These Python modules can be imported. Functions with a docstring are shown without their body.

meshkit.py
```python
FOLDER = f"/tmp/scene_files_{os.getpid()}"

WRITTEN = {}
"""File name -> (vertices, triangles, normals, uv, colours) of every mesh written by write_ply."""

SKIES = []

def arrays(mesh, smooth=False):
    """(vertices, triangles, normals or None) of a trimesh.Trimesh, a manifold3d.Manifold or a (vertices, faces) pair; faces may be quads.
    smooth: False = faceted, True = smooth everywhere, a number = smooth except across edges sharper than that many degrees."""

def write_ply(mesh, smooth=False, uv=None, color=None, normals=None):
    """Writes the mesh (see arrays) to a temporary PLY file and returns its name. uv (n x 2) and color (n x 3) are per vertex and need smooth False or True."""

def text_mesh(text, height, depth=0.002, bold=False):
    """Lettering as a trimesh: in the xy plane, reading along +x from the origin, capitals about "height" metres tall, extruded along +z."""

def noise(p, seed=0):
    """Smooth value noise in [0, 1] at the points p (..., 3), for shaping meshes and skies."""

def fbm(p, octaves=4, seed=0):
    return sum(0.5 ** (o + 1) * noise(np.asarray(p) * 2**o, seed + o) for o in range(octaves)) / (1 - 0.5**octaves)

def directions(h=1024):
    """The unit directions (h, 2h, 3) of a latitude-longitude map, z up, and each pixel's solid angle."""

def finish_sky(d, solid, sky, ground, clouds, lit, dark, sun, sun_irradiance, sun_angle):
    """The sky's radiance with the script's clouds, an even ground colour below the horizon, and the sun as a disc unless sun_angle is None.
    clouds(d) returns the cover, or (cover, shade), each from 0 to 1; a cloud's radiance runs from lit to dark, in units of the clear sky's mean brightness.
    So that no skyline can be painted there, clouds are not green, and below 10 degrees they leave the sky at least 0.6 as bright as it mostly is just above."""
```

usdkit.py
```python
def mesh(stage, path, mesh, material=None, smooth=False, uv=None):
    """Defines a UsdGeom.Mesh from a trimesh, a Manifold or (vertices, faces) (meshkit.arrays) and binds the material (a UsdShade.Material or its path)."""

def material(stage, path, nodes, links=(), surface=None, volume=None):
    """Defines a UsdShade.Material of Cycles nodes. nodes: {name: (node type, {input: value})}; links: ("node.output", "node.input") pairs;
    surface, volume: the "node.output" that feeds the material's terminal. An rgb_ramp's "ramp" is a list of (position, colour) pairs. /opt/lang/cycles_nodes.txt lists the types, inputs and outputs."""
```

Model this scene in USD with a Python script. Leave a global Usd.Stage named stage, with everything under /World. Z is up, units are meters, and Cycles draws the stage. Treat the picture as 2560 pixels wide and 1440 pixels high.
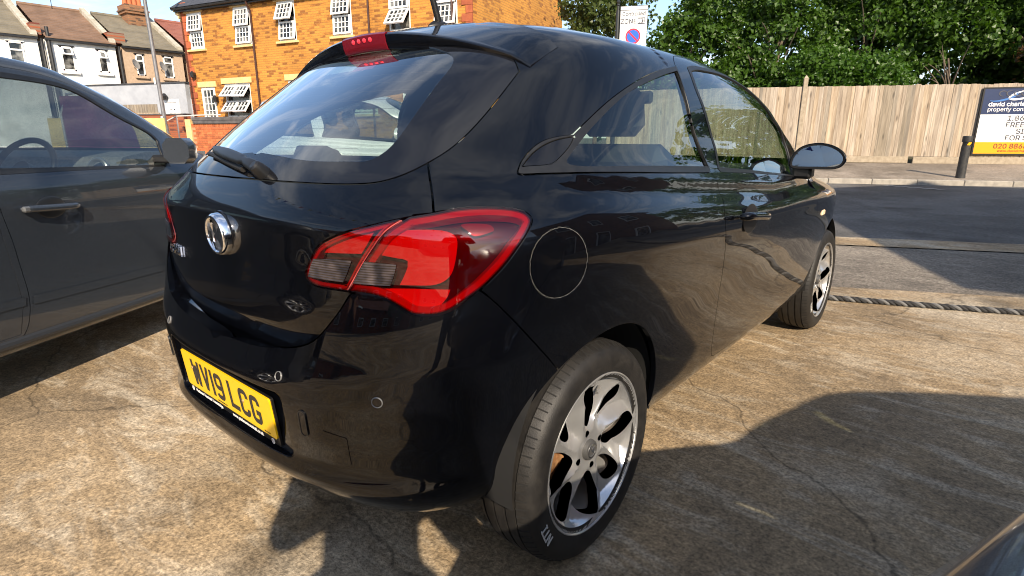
import math, random
import numpy as np, shapely, shapely.affinity, trimesh
from scipy.interpolate import PchipInterpolator, CubicSpline
from scipy.ndimage import gaussian_filter1d
from pxr import Gf, Sdf, Usd, UsdGeom, UsdLux, UsdShade
import meshkit, usdkit
from usdkit import material

stage = Usd.Stage.CreateInMemory()
UsdGeom.SetStageUpAxis(stage, 'Z')
UsdGeom.Xform.Define(stage, '/World')

# ---- camera, sky, sun --------------------------------------------------------
CAM = dict(pos=(1.481, -1.180, 1.117), yaw=.7022, pitch=.2583, f=1413.5, exposure=.95)
cam = UsdGeom.Camera.Define(stage, '/World/camera')
cam.CreateHorizontalApertureAttr(36.0)
cam.CreateFocalLengthAttr(36.0 * CAM['f'] / 2560)
cam.CreateClippingRangeAttr(Gf.Vec2f(.05, 2000))
cam.CreateExposureAttr(CAM['exposure'])
_x = UsdGeom.Xformable(cam)
_x.AddTranslateOp().Set(Gf.Vec3d(*CAM['pos']))
_x.AddRotateXYZOp().Set(Gf.Vec3f(90 - math.degrees(CAM['pitch']), 0, math.degrees(CAM['yaw'])))

SUN_AZ, SUN_EL = math.atan2(.80, -.60), math.radians(32)      # azimuth of the direction towards the sun, from +y towards +x
sun_dir = np.array([math.sin(SUN_AZ) * math.cos(SUN_EL), math.cos(SUN_AZ) * math.cos(SUN_EL), math.sin(SUN_EL)])
sky_mat = material(stage, '/World/Looks/sky', {
    'sky': ('sky_texture', {'sky_type': 'single_scattering', 'sun_disc': False, 'sun_elevation': SUN_EL, 'sun_rotation': SUN_AZ, 'air_density': 1.0, 'aerosol_density': .7, 'ozone_density': 1.6}),
    'tc': ('texture_coordinate', {}),
    'sep': ('separate_xyz', {}),
    'zc': ('math', {'math_type': 'maximum', 'value2': .06}),
    'dx': ('math', {'math_type': 'divide'}), 'dy': ('math', {'math_type': 'divide'}),
    'cmb': ('combine_xyz', {'z': 3.1}),
    'n1': ('noise_texture', {'scale': 1.1, 'detail': 9, 'roughness': .56, 'distortion': .35}),
    'm2': ('mapping', {'scale': (.55, 2.2, 1), 'rotation': (0, 0, .7)}),
    'n2': ('noise_texture', {'scale': 1.6, 'detail': 8, 'roughness': .62, 'distortion': .6}),
    'r1': ('map_range', {'from_min': .53, 'from_max': .72, 'to_min': 0, 'to_max': .9, 'clamp': True}),
    'r2': ('map_range', {'from_min': .50, 'from_max': .78, 'to_min': 0, 'to_max': .5, 'clamp': True}),
    'mx': ('math', {'math_type': 'maximum'}),
    'hz': ('map_range', {'from_min': .0, 'from_max': .16, 'to_min': .55, 'to_max': 0, 'clamp': True}),
    'hn': ('math', {'math_type': 'maximum'}),
    'cl': ('mix', {'color2': (5.6, 5.7, 5.9)}),
    'bg': ('background_shader', {'strength': .12}),
}, [('tc.generated', 'sep.vector'), ('sep.z', 'zc.value1'), ('sep.x', 'dx.value1'), ('zc.value', 'dx.value2'), ('sep.y', 'dy.value1'), ('zc.value', 'dy.value2'),
    ('dx.value', 'cmb.x'), ('dy.value', 'cmb.y'), ('cmb.vector', 'n1.vector'), ('cmb.vector', 'm2.vector'), ('m2.vector', 'n2.vector'),
    ('n1.fac', 'r1.value'), ('n2.fac', 'r2.value'), ('r1.result', 'mx.value1'), ('r2.result', 'mx.value2'), ('sep.z', 'hz.value'), ('mx.value', 'hn.value1'), ('hz.result', 'hn.value2'),
    ('sky.color', 'cl.color1'), ('hn.value', 'cl.fac'), ('cl.color', 'bg.color')], surface='bg.background')
dome = UsdLux.DomeLight.Define(stage, '/World/sky')
UsdShade.MaterialBindingAPI.Apply(dome.GetPrim()).Bind(sky_mat)
dome.GetPrim().SetCustomDataByKey('kind', 'structure')
sun = UsdLux.DistantLight.Define(stage, '/World/sun')
sun.CreateNormalizeAttr(True); sun.CreateIntensityAttr(1.1); sun.CreateAngleAttr(.53); sun.CreateColorAttr(Gf.Vec3f(1.0, .85, .66))
_x = UsdGeom.Xformable(sun)
_x.AddRotateXYZOp().Set(Gf.Vec3f(90 - math.degrees(SUN_EL), 0, -math.degrees(SUN_AZ) + 180))
RNG = np.random.default_rng(7)


# ---- naming -------------------------------------------------------------------
_used = {}
def path_of(parent, name):
    base = parent.GetPath().pathString if parent is not None else '/World'
    k = _used.get((base, name), -1) + 1; _used[(base, name)] = k
    return f'{base}/{name}' if k == 0 else f'{base}/{name}_{k:03d}'


def tag(p, label=None, cat=None, group=None, kind=None):
    p = p.GetPrim() if hasattr(p, 'GetPrim') else p
    for k, v in (('label', label), ('category', cat), ('group', group), ('kind', kind)):
        if v: p.SetCustomDataByKey(k, v)
    return p


def thing(name, label, cat, loc=(0, 0, 0), rz=0., group=None, kind=None, tilt=None):
    x = UsdGeom.Xform.Define(stage, path_of(None, name))
    x.AddTranslateOp().Set(Gf.Vec3d(*map(float, loc)))
    if tilt is not None: x.AddRotateXYZOp().Set(Gf.Vec3f(*tilt))
    elif rz: x.AddRotateZOp().Set(math.degrees(rz))
    return tag(x, label, cat, group, kind)


def put(name, m, mat, parent=None, smooth=35):
    """One Mesh prim from an MB, a trimesh or (vertices, faces)."""
    path = path_of(parent, name)
    if isinstance(m, MB):
        v, f, n = m.out()
        g = usdkit.mesh(stage, path, (v, f), mat)
        g.CreateNormalsAttr(Gf_arr(n)); g.SetNormalsInterpolation('vertex')
    else:
        g = usdkit.mesh(stage, path, m, mat, smooth=smooth)
    return g.GetPrim()


def Gf_arr(n):
    from pxr import Vt
    return Vt.Vec3fArray.FromNumpy(np.ascontiguousarray(n, np.float32))


def dup(proto, loc, rz=0., label=None, group=None, scale=None):
    was = proto.GetCustomData()
    base = proto.GetName()
    if base[-4:-3] == '_' and base[-3:].isdigit(): base = base[:-4]
    x = UsdGeom.Xform.Define(stage, path_of(None, base))
    p = x.GetPrim(); p.GetReferences().AddInternalReference(proto.GetPath()); p.SetInstanceable(True)
    x.ClearXformOpOrder()
    x.AddTranslateOp(opSuffix='copy').Set(Gf.Vec3d(*map(float, loc)))
    if rz: x.AddRotateZOp(opSuffix='copy').Set(math.degrees(rz))
    return tag(p, label or was.get('label'), was.get('category'), group or was.get('group'))


def boxm(x0, x1, y0, y1, z0, z1, bev=0.):
    m = trimesh.creation.box([x1 - x0, y1 - y0, z1 - z0]); m.apply_translation([(x0 + x1) / 2, (y0 + y1) / 2, (z0 + z1) / 2])
    if bev:
        c = np.array([(x0 + x1) / 2, (y0 + y1) / 2, (z0 + z1) / 2]); v = []
        for s in np.ndindex(2, 2, 2):
            s = np.array(s) * 2 - 1; h = np.array([x1 - x0, y1 - y0, z1 - z0]) / 2
            for k in range(3):
                q = h.copy(); q[[i for i in range(3) if i != k]] -= bev; v.append(c + s * q)
        m = trimesh.convex.convex_hull(np.array(v))
    return m


def tube(pts, r, n=10, cap=True):
    """A tube along a polyline; r is a number or one radius per point."""
    P = np.asarray(pts, float); r = np.broadcast_to(np.asarray(r, float), (len(P),))
    t = np.gradient(P, axis=0); t /= np.linalg.norm(t, axis=1, keepdims=True)
    u = np.cross(t[0], [0, 0, 1.]) if abs(t[0, 2]) < .9 else np.cross(t[0], [1., 0, 0]); u /= np.linalg.norm(u)
    V = []
    for i in range(len(P)):
        u = u - t[i] * (u @ t[i]); u /= np.linalg.norm(u); w = np.cross(t[i], u)
        a = np.linspace(0, 2 * np.pi, n, endpoint=False)[:, None]
        V.append(P[i] + r[i] * (np.cos(a) * u + np.sin(a) * w))
    V = np.vstack(V); F = []
    for i in range(len(P) - 1):
        for k in range(n):
            a, b = i * n + k, i * n + (k + 1) % n
            F += [(a, b, b + n), (a, b + n, a + n)]
    if cap:
        V = np.vstack([V, P[:1], P[-1:]]); c0, c1 = len(V) - 2, len(V) - 1; m = (len(P) - 1) * n
        for k in range(n):
            F += [(c0, (k + 1) % n, k), (c1, m + k, m + (k + 1) % n)]
    return trimesh.Trimesh(V, F, process=False)


def lathe(prof, n=32, axis='z'):
    """A solid of revolution from (radius, height) pairs."""
    m = trimesh.creation.revolve(np.asarray(prof, float), sections=n)
    if axis == 'x': m.apply_transform(trimesh.transformations.rotation_matrix(np.pi / 2, [0, 1, 0]))
    if axis == 'y': m.apply_transform(trimesh.transformations.rotation_matrix(-np.pi / 2, [1, 0, 0]))
    return m


def ext(poly, h, z=0.):
    gs = [g for g in getattr(poly, 'geoms', [poly]) if not g.is_empty]
    m = trimesh.util.concatenate([trimesh.creation.extrude_polygon(g, h, engine='earcut') for g in gs]); m.apply_translation([0, 0, z]); return m


def frame_m(o, x, y, z=None):
    """Matrix that puts the xy plane on axes x, y at o."""
    x = np.asarray(x, float); x = x / np.linalg.norm(x); y = np.asarray(y, float); y = y - x * (x @ y); y = y / np.linalg.norm(y)
    M = np.eye(4); M[:3, 0], M[:3, 1], M[:3, 2], M[:3, 3] = x, y, np.cross(x, y), o
    return M


def at(m, M):
    m = m.copy(); m.apply_transform(M); return m


def rotz(a): return trimesh.transformations.rotation_matrix(a, [0, 0, 1])
def rotx(a): return trimesh.transformations.rotation_matrix(a, [1, 0, 0])
def roty(a): return trimesh.transformations.rotation_matrix(a, [0, 1, 0])
def mov(x, y, z): return trimesh.transformations.translation_matrix([x, y, z])
cat = trimesh.util.concatenate
# ---- geometry core -------------------------------------------------------
def tab(sig, *a):
    """A smooth table: PCHIP through the knots, blurred over sig metres, sampled densely for np.interp."""
    a = np.array(a, float).reshape(-1, 2); a = a[a[:, 0].argsort()]
    zs = np.linspace(a[0, 0] - .3, a[-1, 0] + .3, 6000)
    f = PchipInterpolator(a[:, 0], a[:, 1])(np.clip(zs, a[0, 0], a[-1, 0]))
    f = gaussian_filter1d(f, max(sig / (zs[1] - zs[0]), .01), mode='nearest')
    return lambda z: np.interp(z, zs, f)


def smax(a, b, k):
    h = np.clip(.5 + .5 * (a - b) / k, 0, 1)
    return b + (a - b) * h + k * h * (1 - h)


def sstep(a, b, x):
    t = np.clip((x - a) / (b - a), 0, 1)
    return t * t * (3 - 2 * t)


class Shell:
    """A car body as an implicit surface, star-shaped about c0; (u, v) is the direction from c0, stereographic about the tail."""
    def __init__(s, F, c0, rmax=3.4):
        s.F, s.c0, s.rmax = F, np.array(c0, float), rmax

    def dirs(s, uv):
        uv = np.asarray(uv, float); r = (uv ** 2).sum(1)
        return np.stack([2 * uv[:, 0], r - 1, 2 * uv[:, 1]], 1) / (r + 1)[:, None]

    def uv(s, p):
        d = np.atleast_2d(np.asarray(p, float)) - s.c0; d = d / np.linalg.norm(d, axis=1, keepdims=True)
        return np.stack([d[:, 0], d[:, 2]], 1) / (1 - d[:, 1:2])

    def cast(s, d, o=None, a=.05, b=None, F=None):
        o = s.c0 if o is None else o; F = F or s.F
        a = np.full(len(d), a); b = np.full(len(d), b or s.rmax)
        for _ in range(25):
            m = (a + b) / 2; f = F(o + d * m[:, None]) < 0
            a = np.where(f, m, a); b = np.where(f, b, m)
        return o + d * ((a + b) / 2)[:, None]

    def normal(s, p, F=None, e=1.2e-3):
        F = F or s.F; g = np.empty_like(p)
        for i in range(3):
            h = np.zeros(3); h[i] = e; g[:, i] = F(p + h) - F(p - h)
        return g / np.linalg.norm(g, axis=1, keepdims=True)

    def at(s, uv, F=None):
        p = s.cast(s.dirs(uv), F=F); return p, s.normal(p, F)

    def side(s, yz, sgn=1, F=None):
        """Points of the flank at (y, z)."""
        yz = np.asarray(yz, float); o = np.stack([0 * yz[:, 0], yz[:, 0], yz[:, 1]], 1)
        d = np.zeros_like(o); d[:, 0] = sgn; F = F or s.F
        a = np.zeros(len(d)); b = np.full(len(d), 1.3)
        for _ in range(25):
            m = (a + b) / 2; f = F(o + d * m[:, None]) < 0; a = np.where(f, m, a); b = np.where(f, b, m)
        return o + d * ((a + b) / 2)[:, None]


def spline(pts, corners=(), step=None, closed=True, n=10):
    """Points joined by smooth curves that break at the corner indices."""
    P = np.asarray(pts, float); N = len(P)
    if closed and not len(corners):
        t = np.r_[0, np.cumsum(np.sqrt(np.linalg.norm(np.diff(np.vstack([P, P[:1]]), axis=0), axis=1)))]
        return CubicSpline(t, np.vstack([P, P[:1]]), bc_type='periodic')(np.linspace(0, t[-1], N * n, endpoint=False))
    if closed:
        k0 = corners[0]; P = np.vstack([P[k0:], P[:k0], P[k0:k0 + 1]]); cs = sorted((c - k0) % N for c in corners) + [N]
    else:
        cs = sorted(set([0, N - 1, *corners]))
    out = []
    for a, b in zip(cs[:-1], cs[1:]):
        Q = P[a:b + 1]; t = np.r_[0, np.cumsum(np.sqrt(np.linalg.norm(np.diff(Q, axis=0), axis=1)))]
        m = max(2, (b - a) * n)
        q = CubicSpline(t, Q, bc_type='natural')(np.linspace(0, t[-1], m + 1)) if len(Q) > 2 else Q[0] + (Q[1] - Q[0]) * np.linspace(0, 1, m + 1)[:, None]
        out.append(q[:-1])
    if not closed:
        out.append(P[-1:])
    return np.vstack(out)


def grid_mesh(poly, h):
    """Triangles (2-D) of a shapely polygon: whole grid cells inside, clipped cells along the edge."""
    V, key, T = [], {}, []
    def vid(x, y):
        k = (round(x * 1e7), round(y * 1e7))
        if k not in key:
            key[k] = len(V); V.append((x, y))
        return key[k]
    for g in getattr(poly, 'geoms', [poly]):
        if g.is_empty or g.geom_type != 'Polygon':
            continue
        x0, y0, x1, y1 = g.bounds
        xs = np.arange(math.floor(x0 / h), math.ceil(x1 / h) + 1) * h; ys = np.arange(math.floor(y0 / h), math.ceil(y1 / h) + 1) * h
        X, Y = np.meshgrid(xs[:-1], ys[:-1], indexing='ij'); X, Y = X.ravel(), Y.ravel()
        cells = shapely.box(X, Y, X + h, Y + h)
        shapely.prepare(g)
        inside = shapely.contains_properly(g, cells); hit = shapely.intersects(g, cells) & ~inside
        for x, y in zip(X[inside], Y[inside]):
            a, b, c, d = vid(x, y), vid(x + h, y), vid(x + h, y + h), vid(x, y + h)
            T += [(a, b, c), (a, c, d)]
        cut = shapely.intersection(g, cells[hit])
        for q in cut:
            for w in getattr(q, 'geoms', [q]):
                if w.geom_type != 'Polygon' or w.area < 1e-12:
                    continue
                w = shapely.geometry.polygon.orient(w)
                if not w.interiors and w.convex_hull.area - w.area < 1e-10:
                    c = [vid(*p) for p in list(w.exterior.coords)[:-1]]
                    T += [(c[0], c[i], c[i + 1]) for i in range(1, len(c) - 1)]
                else:
                    v, f = trimesh.creation.triangulate_polygon(w, engine='earcut')
                    ids = [vid(*p) for p in v]
                    for t in f:
                        t = [ids[i] for i in t]
                        a, b, c = (V[i] for i in t)
                        T.append(tuple(t) if (b[0] - a[0]) * (c[1] - a[1]) - (b[1] - a[1]) * (c[0] - a[0]) > 0 else (t[0], t[2], t[1]))
    T = np.array([t for t in T if len(set(t)) == 3], int).reshape(-1, 3)
    return np.array(V, float).reshape(-1, 2), T


class MB:
    """Collects vertices, faces and normals of one mesh."""
    def __init__(s): s.v, s.f, s.n, s.k = [], [], [], 0
    def add(s, v, f, n=None, flip=False):
        v = np.asarray(v, float); f = np.asarray(f, int)
        if len(f) and f.shape[1] == 4: f = np.vstack([f[:, [0, 1, 2]], f[:, [0, 2, 3]]])
        if flip: f = f[:, ::-1]
        if n is None:
            m = trimesh.Trimesh(v, f, process=False); v, f, n = meshkit.arrays(m, 35)
        s.v.append(v); s.f.append(f + s.k); s.n.append(n); s.k += len(v); return s
    def tm(s, m, smooth=35):
        v, f, n = meshkit.arrays(m, smooth)
        if n is None:
            v = np.asarray(v)[np.asarray(f).ravel()]; f = np.arange(len(v)).reshape(-1, 3)
            n = np.repeat(np.cross(v[1::3] - v[::3], v[2::3] - v[::3]), 3, 0); n /= np.maximum(np.linalg.norm(n, axis=1, keepdims=True), 1e-12)
        return s.add(v, f, n)
    def out(s): return np.vstack(s.v), np.vstack(s.f), np.vstack(s.n)
    def mirror(s):
        o = MB()
        for v, f, n in zip(s.v, s.f, s.n): o.add(v * [-1, 1, 1], f - f.min(), n * [-1, 1, 1], flip=True)
        o2 = MB(); v, f, n = s.out(); o2.add(v * [-1, 1, 1], f, n * [-1, 1, 1], flip=True); return o2


def panel(shell, poly, h, F=None, lift=0., gap=.0018, rad=.0025, flange=.012, edge=True, keep=None, rim=None):
    """A panel of the shell over the (u, v) polygon: its skin, a rounded edge and a turned-in flange."""
    mb = MB()
    V, T = grid_mesh(poly, h)
    p, n = shell.at(V, F)
    mb.add(p + n * lift, T, n)
    if edge:
        for g in getattr(poly, 'geoms', [poly]):
            for ring in [g.exterior, *g.interiors]:
                L = ring.length; m = max(24, int(L / (h * .8)))
                c = np.array([ring.interpolate(t).coords[0] for t in np.linspace(0, L, m, endpoint=False)])
                cc = np.array(ring.coords)[:-1]
                c = c if len(cc) > m else cc
                q, qn = shell.at(c, F); q = q + qn * lift
                ccw = ring.is_ccw
                t = np.roll(q, -1, 0) - np.roll(q, 1, 0)
                o = np.cross(t, qn); o /= np.maximum(np.linalg.norm(o, axis=1, keepdims=True), 1e-9)
                if ring is not g.exterior: o = o if not ccw else -o
                else: o = o if ccw else -o
                rows, nrm = [], []
                for a in (0, 30, 60, 90):
                    a = math.radians(a); rows.append(q + o * rad * math.sin(a) - qn * rad * (1 - math.cos(a))); nrm.append(o * math.sin(a) + qn * math.cos(a))
                rows.append(q + o * rad - qn * (rad + flange)); nrm.append(o)
                rows, nrm = np.array(rows), np.array(nrm); K, M = rows.shape[:2]
                i = np.arange(M); j = (i + 1) % M
                fs = []
                for k in range(K - 1):
                    fs.append(np.stack([k * M + i, (k + 1) * M + i, (k + 1) * M + j, k * M + j], 1))
                fs = np.vstack(fs)
                # orient: compare face normal with nrm
                vv = rows.reshape(-1, 3); a, b, c2 = vv[fs[0, 0]], vv[fs[0, 1]], vv[fs[0, 2]]
                tot = 0
                for k in range(0, M, max(1, M // 9)):
                    a, b, c2 = vv[fs[k, 0]], vv[fs[k, 1]], vv[fs[k, 2]]; tot += np.cross(b - a, c2 - a) @ (nrm[0, k] + nrm[1, k])
                mb.add(vv, fs, nrm.reshape(-1, 3), flip=tot < 0)
    return mb
# ---- end core -------------------------------------------------------------
# ---- materials -----------------------------------------------------------------
LK = '/World/Looks/'
def plain(name, col, rough=.6, **kw):
    return material(stage, LK + name, {'p': ('principled_bsdf', {'base_color': col, 'roughness': rough, **kw})}, [], surface='p.BSDF')


def mottled(name, a, b, scale=8., rough=.7, detail=6, lo=.35, hi=.65, bump=0., bscale=None, stretch=(1, 1, 1), rnd=0., obj=False, **kw):
    """Two tones mixed by noise in metres, with an optional bump and per-object variation."""
    n = {'g': ('geometry', {}), 't': ('texture_coordinate', {}), 'm': ('mapping', {'scale': stretch}), 'n': ('noise_texture', {'scale': scale, 'detail': detail, 'roughness': .6}),
         'r': ('rgb_ramp', {'ramp': [(lo, a), (hi, b)]}), 'p': ('principled_bsdf', {'roughness': rough, **kw})}
    l = [('t.object' if obj else 'g.position', 'm.vector'), ('m.vector', 'n.vector'), ('n.fac', 'r.fac')]
    c = 'r.color'
    if rnd:
        n['o'] = ('object_info', {}); n['mr'] = ('map_range', {'to_min': 1 - rnd, 'to_max': 1 + rnd}); n['h'] = ('hsv', {})
        l += [('o.random', 'mr.value'), ('mr.result', 'h.value'), (c, 'h.color')]; c = 'h.color'
    l.append((c, 'p.base_color'))
    if bump:
        n['bn'] = ('noise_texture', {'scale': bscale or scale * 6, 'detail': 4}); n['b'] = ('bump', {'strength': 1., 'distance': bump})
        l += [('m.vector', 'bn.vector'), ('bn.fac', 'b.height'), ('b.normal', 'p.normal')]
    return material(stage, LK + name, n, l, surface='p.BSDF')


def car_paint(name, col, flake=.35, rough=.32, dust=.0, metal=.35, spec=.3, ior=1.5):
    n = {'g': ('geometry', {}), 'v': ('voronoi_texture', {'scale': 1400.}), 'fl': ('map_range', {'from_min': .0, 'from_max': 1., 'to_min': 1 - flake, 'to_max': 1 + flake}),
         'sp': ('separate_color', {}), 'h': ('hsv', {'color': col}),
         'wn': ('noise_texture', {'scale': 3.1, 'detail': 1}), 'b': ('bump', {'strength': .10, 'distance': .004}),
         'd': ('noise_texture', {'scale': 60., 'detail': 6, 'roughness': .7}), 'dr': ('map_range', {'from_min': .45, 'from_max': .8, 'to_min': .0, 'to_max': dust, 'clamp': True}),
         'mc': ('mix', {'color2': (.30, .28, .24)}), 'cr': ('map_range', {'from_min': .3, 'from_max': .8, 'to_min': .003, 'to_max': .012 + dust}),
         'p': ('principled_bsdf', {'roughness': rough, 'metallic': metal, 'coat_weight': 1., 'coat_ior': ior, 'specular_ior_level': spec})}
    l = [('g.position', 'v.vector'), ('v.color', 'sp.color'), ('sp.r', 'fl.value'), ('fl.result', 'h.value'), ('g.position', 'd.vector'), ('d.fac', 'dr.value'),
         ('dr.result', 'mc.fac'), ('h.color', 'mc.color1'), ('mc.color', 'p.base_color'), ('d.fac', 'cr.value'), ('cr.result', 'p.coat_roughness')]
    return material(stage, LK + name, n, l, surface='p.BSDF')


def thin_pane(name, tint, rough=0., refl=1.0):
    """A thin pane: Schlick reflectance (the same from both sides) over a tinted see-through."""
    n = {'lw': ('layer_weight', {'blend': .5}), 'pw': ('math', {'math_type': 'power', 'value2': 5.}), 'ma': ('math', {'math_type': 'multiply_add', 'value2': .92, 'value3': .055}), 'm': ('math', {'math_type': 'multiply', 'value2': refl, 'use_clamp': True}),
         't': ('transparent_bsdf', {'color': tint}), 'g': ('glossy_bsdf', {'color': (1, 1, 1), 'roughness': rough}), 'x': ('mix_closure', {})}
    return material(stage, LK + name, n, [('lw.facing', 'pw.value1'), ('pw.value', 'ma.value1'), ('ma.value', 'm.value1'), ('m.value', 'x.fac'), ('t.BSDF', 'x.closure1'), ('g.BSDF', 'x.closure2')], surface='x.closure')
glass = thin_pane


paint_black = car_paint('paint_black', (.0012, .0014, .0022), .6, rough=.28, dust=.0015, metal=.0, spec=.04, ior=1.43)
paint_grey = car_paint('paint_grey', (.028, .034, .043), .5, dust=.02)
paint_white = car_paint('paint_white', (.72, .72, .70), .02)
paint_taupe = car_paint('paint_taupe', (.050, .046, .044), .3, dust=.06)
glass_rear = glass('glass_rear', (.55, .63, .63), refl=2.7)
glass_side = glass('glass_side', (.64, .73, .67), refl=1.5)
frit = plain('frit_black', (.006, .006, .007), .03, specular_ior_level=.6)
black_trim = mottled('black_trim', (.006, .006, .006), (.011, .011, .011), 40, .4)
gloss_black = plain('gloss_black', (.004, .004, .005), .04)
rubber = mottled('rubber', (.0065, .006, .006), (.016, .0145, .013), 30, .58, bump=.0006, bscale=300)
liner = plain('liner', (.006, .006, .006), .9)
alloy = mottled('alloy', (.58, .585, .59), (.66, .665, .67), 12, .27, metallic=.8)
alloy_dark = plain('alloy_dark', (.05, .05, .05), .5)
rust = mottled('brake_rust', (.22, .10, .04), (.45, .27, .13), 40, .6, metallic=.3)
steel = plain('steel', (.55, .54, .52), .35, metallic=.8)
chrome = plain('chrome', (.88, .88, .90), .04, metallic=1.)
lens_red = thin_pane('lens_red', (.54, .008, .014), .008, 1.1)
lamp_bright = plain('lamp_bright', (.85, .22, .22), .25)
lamp_mid = plain('lamp_mid', (.26, .07, .08), .3)
lamp_back = plain('lamp_back', (.05, .02, .025), .4)
lamp_edge = plain('lamp_edge', (.55, .14, .14), .2)
lamp_clear = material(stage, LK + 'lamp_clear', {'g': ('geometry', {}), 'w': ('wave_texture', {'bands_direction': 'z', 'scale': 60.}), 'b': ('bump', {'distance': .002, 'strength': .8}), 'n': ('noise_texture', {'scale': 25.}), 'r': ('rgb_ramp', {'ramp': [(.4, (.018, .014, .014)), (.72, (.11, .085, .08))]}), 'p': ('principled_bsdf', {'roughness': .22, 'metallic': .25})}, [('g.position', 'w.vector'), ('g.position', 'n.vector'), ('n.fac', 'r.fac'), ('r.color', 'p.base_color'), ('w.fac', 'b.height'), ('b.normal', 'p.normal')], surface='p.BSDF')
red_plastic = plain('red_plastic', (.13, .006, .012), .12)
led_red = material(stage, LK + 'led_red', {'p': ('principled_bsdf', {'base_color': (.8, .03, .05), 'roughness': .15})}, [], surface='p.BSDF')
plate_yellow = plain('plate_yellow', (.82, .50, .006), .35)
ink_black = plain('ink_black', (.012, .012, .014), .4)
ink_white = plain('ink_white', (.78, .78, .78), .5)
plastic_black = plain('plastic_black', (.007, .007, .0075), .42)
cabin_dark = mottled('cabin_dark', (.018, .018, .02), (.03, .03, .033), 20, .8)
cabin_grey = mottled('cabin_grey', (.16, .16, .16), (.24, .24, .23), 60, .85)
glass_mpv = thin_pane('glass_mpv', (.47, .53, .53), refl=2.2)
head_lining = plain('head_lining', (.32, .32, .30), .9)
mirror_m = plain('mirror_silver', (.80, .86, .90), .0, metallic=1.)
sensor_ring = plain('sensor_ring', (.16, .16, .16), .35)
ring_grey = plain('ring_grey', (.13, .13, .125), .4)
# ---- hatchback body surface -------------------------------------------------
YC = .55
WZ = tab(.004, .10,.54,.16,.61,.20,.665,.24,.71,.28,.748,.33,.772,.40,.785,.50,.797,.60,.810,.70,.828,.78,.841,.86,.849,.90,.848,.93,.842,.955,.831,.975,.814,.990,.802,1.000,.799,1.03,.796,1.045,.785,1.06,.775,1.15,.738,1.25,.692,1.35,.640,1.42,.602,1.5,.55)
LB = tab(.006, .10,.86,.18,.98,.24,1.07,.30,1.138,.345,1.178,.362,1.183,.378,1.178,.395,1.174,.45,1.180,.53,1.19,.565,1.19,.578,1.187,.60,1.179,.65,1.163,.70,1.149,.75,1.136,.80,1.125,.85,1.119,.90,1.119,.935,1.121,.96,1.110,1.0,1.083,1.03,1.058,1.06,1.03,1.15,.93,1.25,.80,1.35,.66,1.42,.56,1.5,.47)
LH = tab(.006, .60,1.10,.63,1.112,.66,1.122,.70,1.129,.75,1.130,.80,1.123,.85,1.118,.90,1.119,.935,1.121,.96,1.110,1.0,1.083,1.03,1.058,1.06,1.03,1.15,.93,1.25,.80,1.35,.66,1.42,.56,1.5,.47)
AR = tab(.03, .1,3.0,.5,2.9,.6,2.8,.7,2.9,.8,3.2,.93,3.1,1.0,2.8,1.06,2.6,1.2,2.7,1.4,2.8)
BR = tab(.03, .1,4.5,.5,5,.6,5,.8,5,.95,4.8,1.05,4.2,1.2,3.6,1.4,3.4)
LF = tab(.02, .10,2.5,.25,2.72,.5,2.76,.70,2.72,.80,2.62,.90,2.2,.98,1.88,1.05,1.84,1.2,1.58,1.35,1.18,1.45,.82,1.5,.6)
AF = tab(.03, .1,2.6,.8,2.6,.95,3.2,1.1,4.5,1.4,5.5)
BF = tab(.03, .1,6,.8,6.5,.95,6,1.1,5.5,1.4,5.5)
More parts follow.
